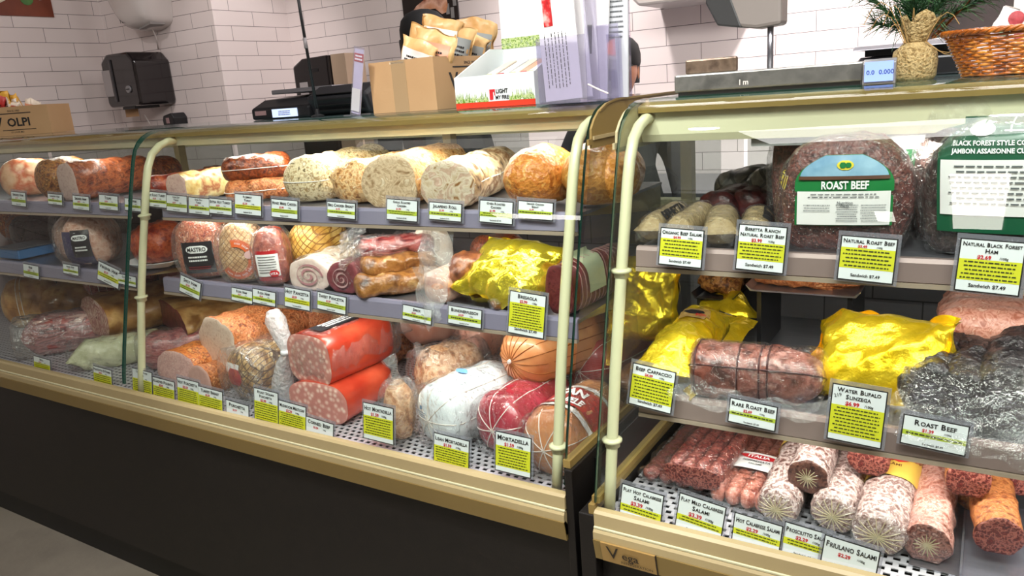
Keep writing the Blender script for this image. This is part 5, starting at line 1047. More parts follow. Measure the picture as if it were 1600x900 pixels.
salami('peppered orange salami with cut face at the far right of the deck', 1562, 1.13, Z + .022, 78, 62, .34, SALO, SALF, 6, 188, film=False)
salami('dark cut salami at the right edge behind the peppered one', 1598, 1.24, Z + .06, 70, 54, .15, SALR, SALF, 8, 189, film=False)
salami('salami lying under the raised cut one, mostly hidden', 1530, 1.27, Z, 70, 60, .15, SALO, None, 4, 190)
xa, xb = XA(1500, 1.12, Z), XA(1700, 1.12, Z)
e = thing('clear_tray', 'clear plastic tray under the salamis at the right end of the deck', 'tray', (xa, 1.09, ZD + .001))
MB().prism([(0, .001), (0, .018), (.003, .018), (.004, .003), (.156, .003), (.157, .018), (.16, .018), (.16, .001)], 0, .22, 'y').build('tray_body', ACRYL, e)
e = thing('glossy_tray', 'grey flat metal tray on the deck in front of the salamis', 'tray', (XA(1430, 1.07, Z), 1.066, ZD))
MB().box(-.01, .30, .022, .3, 0, .0018).build('tray_body', STEEL, e)

TS[0] = 1.0
# ---------------------------------------------------------------- on top of the cases
TL = 1.2875; TR = 1.2882 - .001
CB = mat('corrugated cardboard', ['b08a60', 'b99369', 'a9835a'], 3, .75, bump=.05, bscale=120); CBI = mat('cardboard inside', '9c7850', rough=.8)
def open_box(name, label, C0, ax, L_, W_, H_, words_, face, taped=False):
    """C0: front corner on the counter; ax: direction (deg) of the long side"""
    e = thing(name, label, 'box', C0, math.radians(ax)); t = .004
    mb = MB(); mb.box(0, L_, 0, t, 0, H_).box(0, L_, W_ - t, W_, 0, H_).box(0, t, t, W_ - t, 0, H_).box(L_ - t, L_, t, W_ - t, 0, H_).box(t, L_ - t, t, W_ - t, 0, t)
    mb.build('box_body', CB, e); tm = MB()
    if words_:
        s = words_
        put_text(tm, 'V', s * 1.25, face[0] - s * 1.55, face[1], -.0006, bold=.03); put_text(tm, 'OLPI', s, face[0] + s * .25, face[1] - s * .03, -.0006, bold=.03)
        tm.box(face[0] - s * 1.6, face[0] + s * 1.5, -.0008, -.0002, face[1] + s * .72, face[1] + s * .80).box(face[0] - s * 1.3, face[0] + s * 1.7, -.0008, -.0002, face[1] - s * .72, face[1] - s * .66)
        put_text(tm, 'SINCE 1902', s * .22, face[0], face[1] + s * .98, -.0006); put_text(tm, 'ST LOUIS MO', s * .2, face[0], face[1] - s * .9, -.0006)
        tm.build('lettering', INK, e)
    return e
def snack(name, label, loc, w, h, rz, tilt, m1, m2, seed, group, roll_=0):
    e = thing(name, label, 'snack bag', loc, math.radians(rz), group)
    M = Matrix.Translation((0, 0, h / 2)) @ Matrix.Rotation(math.radians(roll_), 4, 'Y') @ Matrix.Rotation(math.radians(90 - tilt), 4, 'X')
    o, vs, fs = pillow('bag_body', m1, w, h, .026, e, M, crumple=.0045, cs=34, seed=seed, nu=26, nv=26, wav=.010, p=5)
    bv = BVHTree.FromPolygons([Vector(v) for v in vs], fs); D_ = (M.to_3x3() @ Vector((0, 0, -1))).normalized()
    def lay(art, m, nm, eps):
        q = []
        for u, v in art[0]:
            p = M @ Vector((u, v, .0)); hh = bv.ray_cast(p - D_ * .2, D_); q.append(hh[0] - D_ * eps if hh[0] is not None else p - D_ * .016)
        MB().add(q, art[1]).build(nm, m, e, smooth=True)
    if m2 is not None: lay(grid(w * .8, h * .42, 10, 10, None, 0, h * .14), m2, 'label_panel', .0014)
    lay(words(w * .6, h * .25, 5, 0, h * .14, seed, .5), INK, 'fine_print', .0024)
    return e
KRAFT = mat('kraft gold bag', ['c9985a', 'd9ae72', 'e6c28c'], 8, .45, coat=.15, bump=.2, bscale=60); WHB = mat('white snack label', 'efe9e4', rough=.4); PEACH = mat('peach panel', 'e09a7c', rough=.4)
GREYL = mat('grey label', '9aa0a0', rough=.4)
# right hand carton
CX = XA(680, 1.36, 1.34); FW = CX - XA(577, 1.36, 1.34)
e = open_box('cardboard_box', 'large open cardboard box with snack bags, standing behind the lighter display', (CX, 1.36, TL), 88, .27, FW, .111, .040, (.13, .058))
MB().box(-.0006, -.0001, FW * .42, FW * .64, 0, .111).build('packing_tape', mat('shiny tape', 'a98c68', rough=.12, coat=1), e)
MB().box(-.0006, -.0001, FW * .44, FW * .66, .104, .108).build('label_strip', mat('pale strip', 'd9c4a6', rough=.3), e)
GS = 'snack bags in the large open cardboard box'
for i, (px, Y, h, rz, tl, ro, m1, m2, lab) in enumerate([
    (655, 1.40, .150, 8, -10, 22, KRAFT, WHB, 'front left gold snack bag leaning left in the box'),
    (662, 1.47, .180, 14, -12, 24, KRAFT, None, 'rear left gold snack bag leaning furthest left'),
    (688, 1.49, .205, 30, -8, 14, KRAFT, WHB, 'tallest gold snack bag in the box with white panel'),
    (676, 1.41, .165, 20, -6, 18, KRAFT, PEACH, 'gold snack bag with peach panel at the front of the box'),
    (706, 1.51, .185, 34, -8, 18, KRAFT, GREYL, 'gold snack bag with grey print right of the tallest one'),
    (726, 1.56, .165, 34, -8, 18, KRAFT, GREYL, 'smaller gold snack bag with grey label, second from right'),
    (742, 1.60, .195, 30, -6, 14, KRAFT, GREYL, 'rightmost gold snack bag with pointed top')]):
    snack('snack_bag', lab, (XA(px, Y, TL + .04), Y, TL + .006), .095, h, rz, tl, m1, m2, 200 + i, GS, ro)
# left hand carton
A = math.radians(33); C2 = XA(79, 1.62, 1.32) - .24 * math.cos(A); CY = 1.62 - .24 * math.sin(A)
e = open_box('cardboard_box', 'open cardboard box printed VOLPI at the left edge of the counter', (C2, CY, TL), 33, .24, .16, .107, .042, (.112, .050))
GS = 'snack packs in the left cardboard box'
YEL = mat('yellow pack', 'e0a83a', rough=.4); REDP = mat('red pack', 'b8302a', rough=.4); WP = mat('cream pack', 'e6d6c2', rough=.4)
for i, (px, w, h, rz, ro, m1, m2, lab) in enumerate([
    (2, .06, .155, 36, 10, REDP, None, 'red snack pack at the picture edge in the left box'), (16, .055, .165, 30, -8, YEL, WP, 'yellow snack pack standing tall in the left box'),
    (28, .06, .155, 30, -14, YEL, WHB, 'yellow snack pack with cream panel in the left box'), (12, .08, .13, 30, 6, WP, REDP, 'cream snack pack with red panel at the front of the left box'),
    (44, .06, .130, 30, 14, WP, PEACH, 'cream snack pack leaning right in the left box')]):
    Y = CY + .05 + .0022 * px; snack('snack_pack', lab, (XA(px, Y + .02, TL + .05), Y + .02 + .006 * i, TL + .006), w, h, rz, -4, m1, m2, 220 + i, GS, ro)
# lighter display tray
DX0, DX1 = XA(712, 1.315, 1.31), XA(836, 1.315, 1.31)
GRASS = mat('printed grass', ['3f6a1e', '7a9c3c', 'c8d49a', '4f7a24', 'e6ead2'], 130, .4); DW = mat('display card white', 'e2e8e8', rough=.4)
e = thing('lighter_display', 'white counter display with grass print and red base, full of lighters', 'display', ((DX0 + DX1) / 2, 1.315, TL))
w = (DX1 - DX0) / 2
MB().box(-w, w, 0, .003, 0, .062).build('front_panel', DW, e)
MB().prism([(0.003, 0), (.19, 0), (.19, .118), (.14, .118), (.003, .062)], -w, -w + .003).build('side_panel', DW, e)
MB().prism([(0.003, 0), (.19, 0), (.19, .118), (.14, .118), (.003, .062)], w - .003, w).build('side_panel', DW, e)
MB().box(-w, w, .19, .193, 0, .105).build('back_panel', DW, e)
MB().box(-w, w, .1935, .1965, .10, .24).build('header_card', DW, e)
MB().box(-w, w, .1925, .1934, .118, .14).build('grass_print', GRASS, e)
MB().box(-w + .003, w - .003, .003, .19, .0, .004).build('floor_panel', DW, e)
MB().box(-w, w, -.0006, -.0001, 0, .011).build('red_base', mat('bright red print', 'd23a22', rough=.4), e)
r_ = random.Random(5)
for x0_, x1_ in ((-w + .001, -.013), (.035, w - .001)):
    gm = MB(); xs = x0_
    gm.add([(x0_, -.0009, .011), (x1_, -.0009, .011), (x1_, -.0009, .017), (x0_, -.0009, .017)], [(0, 1, 2, 3)])
    vs = [(x0_, -.0009, .0165)]; n_ = int((x1_ - x0_) / .0016)
    for i in range(n_ + 1): vs.append((x0_ + (x1_ - x0_) * i / n_, -.0009, .017 + (r_.uniform(.003, .018) if i % 2 else 0)))
    for i in range(0, n_ - 1, 2): k0 = len(gm.v); gm.v += [vs[i + 1], vs[i + 3], vs[i + 2]]; gm.f.append((k0, k0 + 1, k0 + 2))
    gm.build('grass_print', GRASS, e)
mk_ = MB().box(-.010, -.002, -.001, -.0004, .014, .034); mk_.box(-.002, .001, -.001, -.0004, .029, .034).box(.001, .003, -.001, -.0004, .022, .034); mk_.build('logo_mark', REDI, e)
tm = MB(); put_text(tm, 'LIGHT', .0125, .019, .030, -.001, .028, .03); put_text(tm, 'MY FIRE', .0115, .019, .018, -.001, .031, .03); tm.build('lettering', INK, e)
for i, (dx, m_) in enumerate([(-.045, WP), (-.015, mat('grey white pack', 'dfe2e6', rough=.4)), (.012, WP), (.038, PEACH), (.056, WHB)]):
    s = thing('lighter_pack', ['cream fire starter pack at left inside the grass display', 'grey white fire starter pack second from left inside the display', 'cream fire starter pack in the middle of the display', 'peach fire starter pack right of the middle inside the display', 'white fire starter pack at right end inside the display'][i], 'pack', ((DX0 + DX1) / 2 + dx, 1.33, TL + .0045), 0, 'fire starter packs in the grass display')
    MB().box(-.011, .011, 0, .15, 0, .016, Matrix.Translation((0, 0, .030)) @ Matrix.Rotation(math.radians(16), 4, 'X')).build('pack_body', m_, s, bevel=.002)
    MB().box(-.006, .006, .02, .05, .0162, .0175, Matrix.Translation((0, 0, .030)) @ Matrix.Rotation(math.radians(16), 4, 'X')).build('pack_print', GRASS if i % 2 == 0 else REDP, s)
# brochure holder
bx = XA(838, 1.25, 1.3)
e = thing('brochure_holder', 'tall clear acrylic holder full of leaflets near the case gap', 'brochure holder', (bx, 1.262, TL))
lean = Matrix.Rotation(math.radians(5), 4, 'Y')
def hb(a, b, c, d, z0_, z1_, m_, nm, M=None, **k): return MB().box(a, b, c, d, z0_, z1_, M).build(nm, m_, e, **k)
hb(0, .098, -.002, 0, 0, .115, ACRYL, 'front_pocket'); hb(0, .14, .10, .102, 0, .25, ACRYL, 'back_plate')
hb(0, .002, 0, .10, 0, .11, ACRYL, 'side_plate'); hb(.097, .099, 0, .10, 0, .22, ACRYL, 'side_plate'); hb(.138, .14, 0, .10, 0, .11, ACRYL, 'side_plate')
hb(.099, .14, .046, .048, 0, .13, ACRYL, 'rear_pocket'); hb(0, .14, 0, .10, -.0, .003, ACRYL, 'base_plate')
MB().tube([(.1, -.001, .03), (.12, -.001, .02), (.138, -.001, .012)], .0015, 6).build('edge_line', NETW, e)
G = 'leaflets in the acrylic holder'
for i, (x, y, w_, h_, tl, lab, kind) in enumerate([
    (.008, .010, .075, .235, -3, 'front white leaflet with a red picture strip in the holder', 1), (.014, .03, .08, .25, -3, 'blank white leaflet behind the red pictured one', 0),
    (.062, .05, .05, .20, 4, 'narrow leaflet with a dark picture edge in the holder', 2), (.075, .062, .05, .23, 3, 'grey printed leaflet in the middle of the holder', 3), (.104, .06, .045, .26, 2, 'rear right leaflet with text columns and green top', 4)]):
    l = thing('leaflet', lab, 'leaflet', (bx + x, 1.262 + y, TL + .004), 0, G); M = Matrix.Rotation(math.radians(tl), 4, 'Y')
    MB().box(0, w_, 0, .004, 0, h_, M).build('paper', PAPER if kind != 4 else mat('greyish paper', 'c9ccd0', rough=.5), l)
    if kind == 1:
        MB().box(.012, .03, -.0008, 0, .13, .21, M).build('picture', mat('red picture', ['8c1418', 'c8282a', 'e0b8b0'], 60, .4), l)
        vs, fs = words(.10, .05, 7, 0, 0, 41, .22); MB().add([M @ Vector((.032 + v, -.0008, .07 + u)) for u, v in vs], fs).build('fine_print', INK, l)
    if kind == 2: MB().box(.004, .018, -.0008, 0, .08, .13, M).build('picture', mat('dark picture', ['2a2624', '4c4846'], 40, .4), l)
    if kind in (3, 4):
        vs, fs = words(.03, .12, 14, 0, 0, 43 + i, .3); MB().add([M @ Vector((.022 + u, -.0008, h_ - .1 + v)) for u, v in vs], fs).build('fine_print', mat('grey ink', '5a5e60'), l)
    if kind == 4: MB().box(.0, .04, -.0009, 0, h_ - .02, h_ - .008, M).build('green_bar', GREENL, l)
# small upright sign
sx = XA(552, 1.33, 1.33); e = thing('card_sign', 'narrow leaning white sign with red heading in a clear stand', 'sign', (sx, 1.33, TL)); M = Matrix.Rotation(math.radians(14), 4, 'Y')
MB().box(-.013, .013, 0, .0015, .004, .145, M).build('sign_card', PAPER, e); MB().box(-.013, .013, -.001, -.0002, .118, .136, M).build('red_heading', REDI, e)
vs, fs = words(.022, .014, 2, 0, 0, 3, .5); MB().add([M @ Vector((u, -.0014, .127 + v)) for u, v in vs], fs).build('fine_print', WHITEI, e)
MB().box(-.015, .015, -.002, -.0012, 0, .15, M).build('clear_front', ACRYL, e); MB().box(-.018, .018, -.02, .03, 0, .003).build('stand_base', ACRYL, e)
MB().box(-.012, .012, -.0028, -.0021, .01, .06, M).build('grey_insert', mat('grey insert', 'b8b6b8', rough=.4), e)
# black pole
e = thing('black_pole', 'slim black pole rising from the counter beside the label printer', 'pole', (XA(496, 1.42, 1.3), 1.42, TL))
MB().lathe([(.016, 0), (.016, .004), (.006, .007), (.005, .02)], 20).build('pole_foot', BLK, e)
MB().tube([(0, 0, .01), (-.012, 0, .25), (-.020, 0, .62)], .0038, 10).build('pole', BLK, e, smooth=True)
MB().tube([(-.0085, 0, .165), (-.0098, 0, .19)], .0048, 10).build('pole_joint', mat('grey joint', '8a8486', rough=.4), e, smooth=True)
# label printer scale on the left case
def px_at(px, py, Y): v = onY(px, py, Y); return v
px0 = XA(402, 1.52, 1.3); px1 = XA(585, 1.52, 1.3)
e = thing('label_scale', 'black weighing scale with lit display behind the left counter glass', 'scale', (px0, 1.50, TL - .0)); w = px1 - px0
MB().prism([(0, 0), (0, .030), (.05, .052), (.20, .062), (.24, .055), (.24, 0)], 0, w * .52).build('console', BLK, e, bevel=.006)
MB().prism([(.02, 0), (.0, .050), (.05, .075), (.22, .082), (.24, .07), (.24, 0)], w * .50, w * .98).build('printer_housing', mat('ribbed black', '1b1b1f', rough=.45), e, bevel=.008)
for k in range(4): MB().box(w * .56, w * .95, -.0005, .012, .012 + k * .014, .014 + k * .014).build('rib', mat('black groove', '060607', rough=.4), e)
d = MB().box(w * .20, w * .42, -.003, -.0005, .004, .026).build('display', mat('lit blue white display', 'c4d2f0', emis=.9), e)
vs, fs = words(.05, .014, 3, 0, 0, 9, .5); MB().add([(w * .31 + u, -.0036, .015 + v) for u, v in vs], fs).build('digits', mat('violet digits', '5a5890', rough=.5), d)
MB().box(w * .04, w * .14, -.002, -.0004, .012, .024).build('badge', mat('rosy badge', '9a7a7a', rough=.4), e)
MB().box(w * .06, w * .60, .06, .24, .066, .078).build('weighing_plate', STEEL, e, bevel=.002)
# black dispenser standing behind it, on the rear counter
def dispenser(name, label, X, Y, zb, zt, w, d, face, extra=True):
    e = thing(name, label, 'dispenser', (X, Y, zb)); h = zt - zb
    b = MB().prism([(-w/2, .02), (-w/2 + .02, 0), (w/2 - .01, 0), (w/2, .02), (w/2, h - .05), (w/2 - .05, h), (-w/2 + .06, h), (-w/2, h - .04)], -d, 0, 'y').build('cover', mat('smoked black cover', '191416', rough=.12, coat=.6), e, bevel=.012)
    return e, h
e, h = dispenser('towel_dispenser', 'black towel dispenser mounted on the tiled column with towel showing', -4.05, 2.789, onY(195, 168, 2.7).z, onY(195, 86, 2.7).z, .30, .22, 0)
MB().box(-.145, -.06, -.226, -.2195, .06, .20).build('side_window', mat('clear window grey', 'a8a0a0', rough=.2), e, bevel=.004)
MB().box(-.065, -.050, -.228, -.2195, .03, h - .03).build('seam', mat('glossy seam', '4a4648', rough=.1), e)
MB().tube([(.07, -.2195, .09), (.07, -.228, .09)], .019, 20).build('lock', mat('grey lock', '8a8688', rough=.3), e); MB().box(.055, .085, -.230, -.2281, .087, .093).build('lock_slot', BLK, e)
MB().box(-.10, .02, -.16, -.158, -.055, .01).build('paper_towel', mat('brown paper', 'a9835e', rough=.8), e)
MB().box(-.05, .06, -.20, -.05, -.014, .019).build('outlet', BLK, e)
MB().tube([(-.02, -.1, -.05), (0, -.09, -.1), (-.02, -.08, -.13), (-.05, -.05, -.16)], .003, 6).build('cord', mat('pale cord', 'cfc4c0', rough=.5), e)
zz = onY(275, 186, 2.75)
e = thing('soap_dispenser', 'small black soap dispenser on the tiles below the towel dispenser', 'dispenser', (zz.x, 2.789, zz.z - .10))
MB().prism([(-.045, 0), (.045, 0), (.05, .11), (.03, .135), (-.04, .122), (-.05, .10)], -.09, 0, 'y').build('cover', BLK, e, bevel=.006); MB().box(-.012, .012, -.094, -.0905, .08, .11).build('badge', mat('rosy badge', '9a7a7a'), e)
# hand dryer
P = onY(205, 10, 2.65); X = P.x
e = thing('hand_dryer', 'white rounded electric hand dryer on the tiled column with a hanging cord', 'hand dryer', (X, 2.789, onY(205, 47, 2.6).z))
outl = [(-.015, .0), (.055, .006), (.13, .03), (.15, .07), (.175, .40), (.13, .48), (-.18, .48), (-.235, .40), (-.215, .26), (-.16, .12), (-.10, .035), (-.06, .008)]
f = Food.__new__(Food)
mb = MB(); n = len(outl); 
def outs(k): 
    cx_, cy_ = -.02, .26; return [(cx_ + (a - cx_) * k, cy_ + (b - cy_) * k) for a, b in outl]
lay = [(1.0, 0), (1.0, -.09), (.965, -.135), (.88, -.17), (.70, -.19), (.3, -.198)]
mb.v = [(a, y, b) for k, y in lay for a, b in outs(k)]
mb.f = [(i * n + k, i * n + (k + 1) % n, (i + 1) * n + (k + 1) % n, (i + 1) * n + k) for i in range(len(lay) - 1) for k in range(n)] + [tuple(range((len(lay) - 1) * n, len(lay) * n))]
o = mb.build('dryer_shell', mat('warm white shell', 'd6ccc8', rough=.25, coat=.5), e, smooth=True); sb = o.modifiers.new('sub', 'SUBSURF'); sb.levels = 1; sb.render_levels = 2
tm = MB(); put_text(tm, 'YOLK', .028, -.04, .055, -.172, None, .04); tm.build('badge_lettering', INK, e)
MB().box(.02, .125, -.13, -.04, .002, .016, Matrix.Rotation(math.radians(-10), 4, 'Y')).build('air_outlet', mat('grey outlet', '8c8684', rough=.4), e)
MB().tube([(.03, -.06, .01), (.01, -.03, -.04), (-.02, -.01, -.09)], .0035, 8).build('cord', mat('pale cord', 'cfc4c0'), e, smooth=True)
# rear counter and what stands on it
ce = thing('rear_counter', 'long pale work counter along the back tiled wall', 'counter', (0, 3.0, 0))
MB().box(-3.3, 3.1, -.28, .295, .86, .90).build('worktop', STEEL, ce); MB().box(-3.28, 3.08, -.24, .29, .08, .86).build('cabinet_body', mat('white laminate', 'd8d2ce', rough=.4), ce)
for i in range(8): MB().box(-3.2 + i * .78, -3.2 + i * .78 + .74, -.256, -.24, .12, .82).build('door', mat('white laminate', 'd8d2ce'), ce, bevel=.002)
P = onY(500, 130, 2.95); Pt = onY(500, 88, 2.95)
e = thing('towel_box', 'black paper towel dispenser standing against the back tiles behind the scale', 'dispenser', (P.x, 2.9, .90)); h = Pt.z - .90
MB().prism([(-.13, 0), (.12, 0), (.12, h), (-.06, h - .005), (-.13, h - .04)], 0, .2, 'y').build('cover', mat('smoked black cover', '191416'), e, bevel=.01)
MB().box(-.09, -.035, -.004, -.0005, h - .22, h - .12).build('side_window', mat('clear window grey', 'a8a0a0'), e)
MB().box(.0, .05, -.003, -.0005, h - .075, h - .06).build('slot', BLK, e)
MB().box(.125, .22, .02, .16, 0, h - .0).build('side_carton', mat('beige carton', 'c4a890', rough=.6), e)
# posters
def poster(label, x0, x1, y0p, y1p, Y, bg):
    a = onY(x0, y1p, Y); b = onY(x1, y1p, Y); t = onY(x0, y0p, Y); e = thing('wall_poster', label, 'poster', (a.x, Y, a.z)); w = b.x - a.x; h = t.z - a.z
    MB().box(0, w, 0, .008, 0, h).build('poster_board', bg, e); return e, w, h
e, w, h = poster('dark poster of a ham leg on the back tiled wall', 638, 722, -70, 96, 3.291, mat('poster black', ['1c1412', '2e2220'], 6, .35))
f = MB(); rp = [(.10, .42), (.17, .46), (.28, .52), (.42, .56), (.56, .60), (.68, .66), (.78, .66), (.86, .60), (.88, .48), (.84, .42), (.76, .41), (.64, .47), (.52, .47), (.40, .44), (.24, .385), (.14, .38)]
rp = [(a * w * .95, b * h * 1.0 - h * .0) for a, b in rp]
f.prism(rp, -.0022, -.0004, 'y'); f.build('ham_picture', mat('ham picture', ['b0603c', 'd08a62', 'e6b49a', '94482c'], 9, .4), e)
MB().prism([(.08 * w, .26 * h), (.3 * w, .30 * h), (.34 * w, .34 * h), (.12 * w, .33 * h)], -.002, -.0004, 'y').build('slice_picture', mat('pale slice', 'c88a78', rough=.4), e)
MB().prism([(.06 * w, .05 * h), (.22 * w, .08 * h), (.26 * w, .22 * h), (.14 * w, .27 * h), (.05 * w, .18 * h)], -.002, -.0004, 'y').build('leaf_picture', mat('leafy green', ['2e5a2c', '5c8c4a'], 20, .4), e)
for i, (a, b) in enumerate([(.80, .40), (.88, .36), (.93, .47)]): MB().box(a * w, a * w + .02, -.002, -.0004, b * h, b * h + .05).build('glass_picture', mat('grey glints', '8c8886', rough=.4), e)
a = onY(1448, 62, 3.291); e = thing('wall_poster', 'dark poster of sliced orange fruit on the back wall at upper right', 'poster', (a.x, 3.285, a.z)); 
MB().box(0, .62, 0, .008, -.02, .75).build('poster_board', mat('poster black', ['1c1412']), e)
k = MB().lathe([(.001, 0), (.078, 0), (.078, .002), (.001, .0022)], 28, (0, 0), Matrix.Translation((.385, -.0005, .15)) @ Matrix.Rotation(math.radians(90), 4, 'X')).build('orange_picture', mat('orange slice', ['d8582a', 'e67a4a'], 20, .4), e)
MB().box(-.003, .003, -.0045, -.0028, .03, .17, Matrix.Translation((.385, 0, .05)) @ Matrix.Translation((0,0,.1)) @ Matrix.Rotation(math.radians(-30), 4, 'Y') @ Matrix.Translation((0,0,-.1))).build('slice_line', FAT, e)
MB().lathe([(.001, 0), (.05, 0), (.05, .002), (.001, .0022)], 28, (0, 0), Matrix.Translation((.53, -.0005, .07)) @ Matrix.Rotation(math.radians(90), 4, 'X')).build('orange_picture', mat('orange slice', ['d8582a']), e)
# poster on the left wall
Xl = -4.449
def onX(px, py, X):
    d = ray(px, py); return Vector((0, 0, HC)) + d * (X / d.x)
a = onX(84, 27, Xl); e = thing('wall_poster', 'poster of a white bowl of food on a red table, upper left wall', 'poster', (Xl, a.y, a.z))
MB().box(0, .006, -.75, 0, 0, .55).build('poster_board', mat('red brown table', ['6a2f1e', '8a4630'], 5, .4), e)
Mr = Matrix.Translation((.007, -.42, .25)) @ Matrix.Rotation(math.radians(90), 4, 'Y') @ Matrix.Scale(1.35, 4, (0, 1, 0))
MB().lathe([(.001, 0), (.22, 0), (.22, .002), (.001, .003)], 40, (0, 0), Mr).build('bowl_picture', mat('cream bowl', 'e0d2bc', rough=.4), e)
MB().lathe([(.001, .003), (.185, .003), (.185, .005), (.001, .006)], 40, (0, 0), Mr).build('soup_picture', mat('brown stew', ['5a3418', 'b07c34', '8a5a24'], 12, .4), e)
for i, (y, z) in enumerate([(-.10, .16), (-.06, .12), (-.13, .09)]): MB().lathe([(.001, 0), (.035, 0), (.035, .002), (.001, .003)], 12, (0, 0), Matrix.Translation((.007, y, z)) @ Matrix.Rotation(math.radians(90), 4, 'Y')).build('garnish_picture', [mat('leafy green', ['2e5a2c']), WHITEI, mat('leafy green', ['2e5a2c'])][i], e)

# scale and platform on the right counter
a = XA(1052, 1.262, 1.3); b = XA(1378, 1.262, 1.3)
e = thing('platform_scale', 'wide steel weighing platform with a side display on the right counter', 'scale', (a, 1.262, TR - .0005)); w = b - a
MB().box(.004, w - .03, .012, .26, 0, .006).build('scale_base', mat('dark scale base', '4a4642', rough=.4), e)
MB().box(0, w - .026, .004, .27, .006, .034).build('weighing_plate', mat('brushed scale steel', ['7c7c78', '8c8c86', '6e6e6a'], 30, .32, metal=.6), e, bevel=.003)
MB().box(.0, .088, .06, .072, .034, .058).build('raised_guard', mat('worn brown steel', ['6e5c4c', '8a7664', '5c4c40'], 40, .35, metal=.5), e, bevel=.003)
tm = MB(); put_text(tm, 'l m', .012, .115, .016, .0034); tm.build('engraving', NETW, e)
d = MB().prism([(0, .0), (.0, .030), (.012, .036), (.012, 0)], w - .026, w + .018).build('display_housing', mat('grey frame', '9a9a9c', rough=.3, metal=.4), e, bevel=.001)
MB().box(w - .023, w + .015, -.0035, -.0005, .004, .032).build('display', mat('lit blue display', '7f97e0', emis=1.0), d)
tm = MB(); put_text(tm, '0.0', .009, w - .015, .017, -.004); put_text(tm, '0.000', .009, w + .006, .017, -.004); tm.build('digits', mat('dark blue digits', '2c3c7c', rough=.5), d)
# column display
cpx = XA(1208, 1.42, 1.35); e = thing('customer_display', 'grey customer display head on a steel column above the scale', 'display', (cpx, 1.40, TR))
MB().lathe([(.014, 0), (.014, .003), (.006, .005), (.006, .012)], 20).build('column_foot', STEEL, e)
MB().tube([(0, 0, .004), (0, 0, .120)], .0052, 14).build('column', STEEL, e, smooth=True)
MB().prism([(-.105, .150), (-.085, .112), (-.020, .100), (.022, .103), (.022, .215), (-.098, .215)], -.02, .03, 'y').build('display_head', mat('warm grey head', '8c847e', rough=.45), e, bevel=.006)
MB().prism([(-.1055, .150), (-.085, .1115), (-.042, .1035), (-.060, .151), (-.068, .2155), (-.098, .2155)], -.0215, .031, 'y').build('dark_side', mat('dark slate side', '3c3c3c', rough=.4), e, bevel=.003)
# burlap potted pine
bp = XA(1428, 1.33, 1.31); e = thing('potted_pine', 'small artificial pine sprig in a burlap wrapped pot with raffia', 'plant', (bp, 1.335, TR - .0005))
BUR = mat('burlap', ['8a6f42', 'b09560', 'c9b07c', '9c7f4e'], 160, .9, bump=.8, bscale=260)
MB().lathe([(.001, 0), (.026, 0), (.030, .006), (.0315, .028), (.029, .044), (.020, .051), (.016, .055), (.001, .055)], 32).build('burlap_pot', BUR, e, smooth=True)
col = MB(); N_ = 40
col.v = [((.014 + .014 * t) * math.cos(2 * math.pi * k / N_) + .004 * t + .004 * t * nz((math.sin(2*math.pi*k/N_), t, 0), 3, 3), (.014 + .012 * t) * math.sin(2 * math.pi * k / N_), .052 + .036 * t + .022 * t * nz((math.cos(2*math.pi*k/N_), math.sin(2*math.pi*k/N_), 0), 2.4, 4)) for t in (0, .2, .4, .6, .8, 1) for k in range(N_)]
col.f = [(i * N_ + k, i * N_ + (k + 1) % N_, (i + 1) * N_ + (k + 1) % N_, (i + 1) * N_ + k) for i in range(5) for k in range(N_)]
o = col.build('burlap_collar', BUR, e, smooth=True); sm = o.modifiers.new('sol', 'SOLIDIFY'); sm.thickness = .001
dm = MB()
for i, (a, b) in enumerate([(.028, .086), (.047, .096), (.062, .112)]): dm.add([(.018 + i * .004, -.006, .058), (a + .005, -.010, b - .004), (a + .016, .002, b + .006), (.02, .006, .062)], [(0, 1, 2, 3)])
dm.build('dry_leaf', mat('dry raffia brown', ['8a5228', 'b07a44'], 30, .7), e)
tw = MB(); r_ = random.Random(11)
tw.tube([(.016 * math.cos(t), .016 * math.sin(t), .053) for t in [2 * math.pi * k / 20 for k in range(21)]], .0016, 6)
for i in range(9):
    a = r_.uniform(-.6, 3.8); l = r_.uniform(.03, .07); pts = [(.015 * math.cos(a), -.014, .055)]
    for s in range(1, 6): pts.append((pts[0][0] + (math.cos(a) * l * s / 5), -.016 + .004 * math.sin(s + i), .055 + l * .9 * math.sin(s / 5 * 2.6) * (1 if i % 3 else -.4)))
    tw.tube(pts, .0006, 5)
tw.build('raffia_tie', mat('raffia', 'a8854e', rough=.8), e)
PINE = mat('pine needles', ['14301a', '2c5230', '47703e'], 90, .55)
for bi, (dx, dy, dz, L_, n_) in enumerate([(-.75, -.1, .62, .085, 190), (-.4, .1, .9, .085, 170), (-.08, -.1, 1, .080, 190), (.25, .1, .95, .085, 170), (.62, -.1, .72, .095, 180), (.95, .0, .42, .090, 150), (-.2, .5, .8, .07, 120), (.45, .5, .8, .07, 120), (-.95, .1, .30, .05, 90)]):
    d = Vector((dx, dy, dz)).normalized(); L_ *= 1.25; n_ = int(n_ * 1.7); st = Vector((0, 0, .070)); bm_ = MB(); bm_.tube([st, st + d * L_ * .6, st + d * L_ + Vector((0, 0, .004))], [.0014, .001, .0005], 5)
    for k in range(n_):
        t = r_.uniform(.12, 1.0); p = st + d * L_ * t; q = Vector((r_.gauss(0, 1), r_.gauss(0, 1), r_.gauss(0, 1))).normalized(); q = (q + d * .9).normalized(); l = r_.uniform(.020, .036)
        sd = q.cross(Vector((r_.gauss(0, 1), r_.gauss(0, 1), 1))).normalized() * .0008; bm_.add([p - sd, p + sd, p + q * l + sd * .3, p + q * l - sd * .3], [(0, 1, 2, 3)])
    bm_.build('pine_branch', PINE, e)
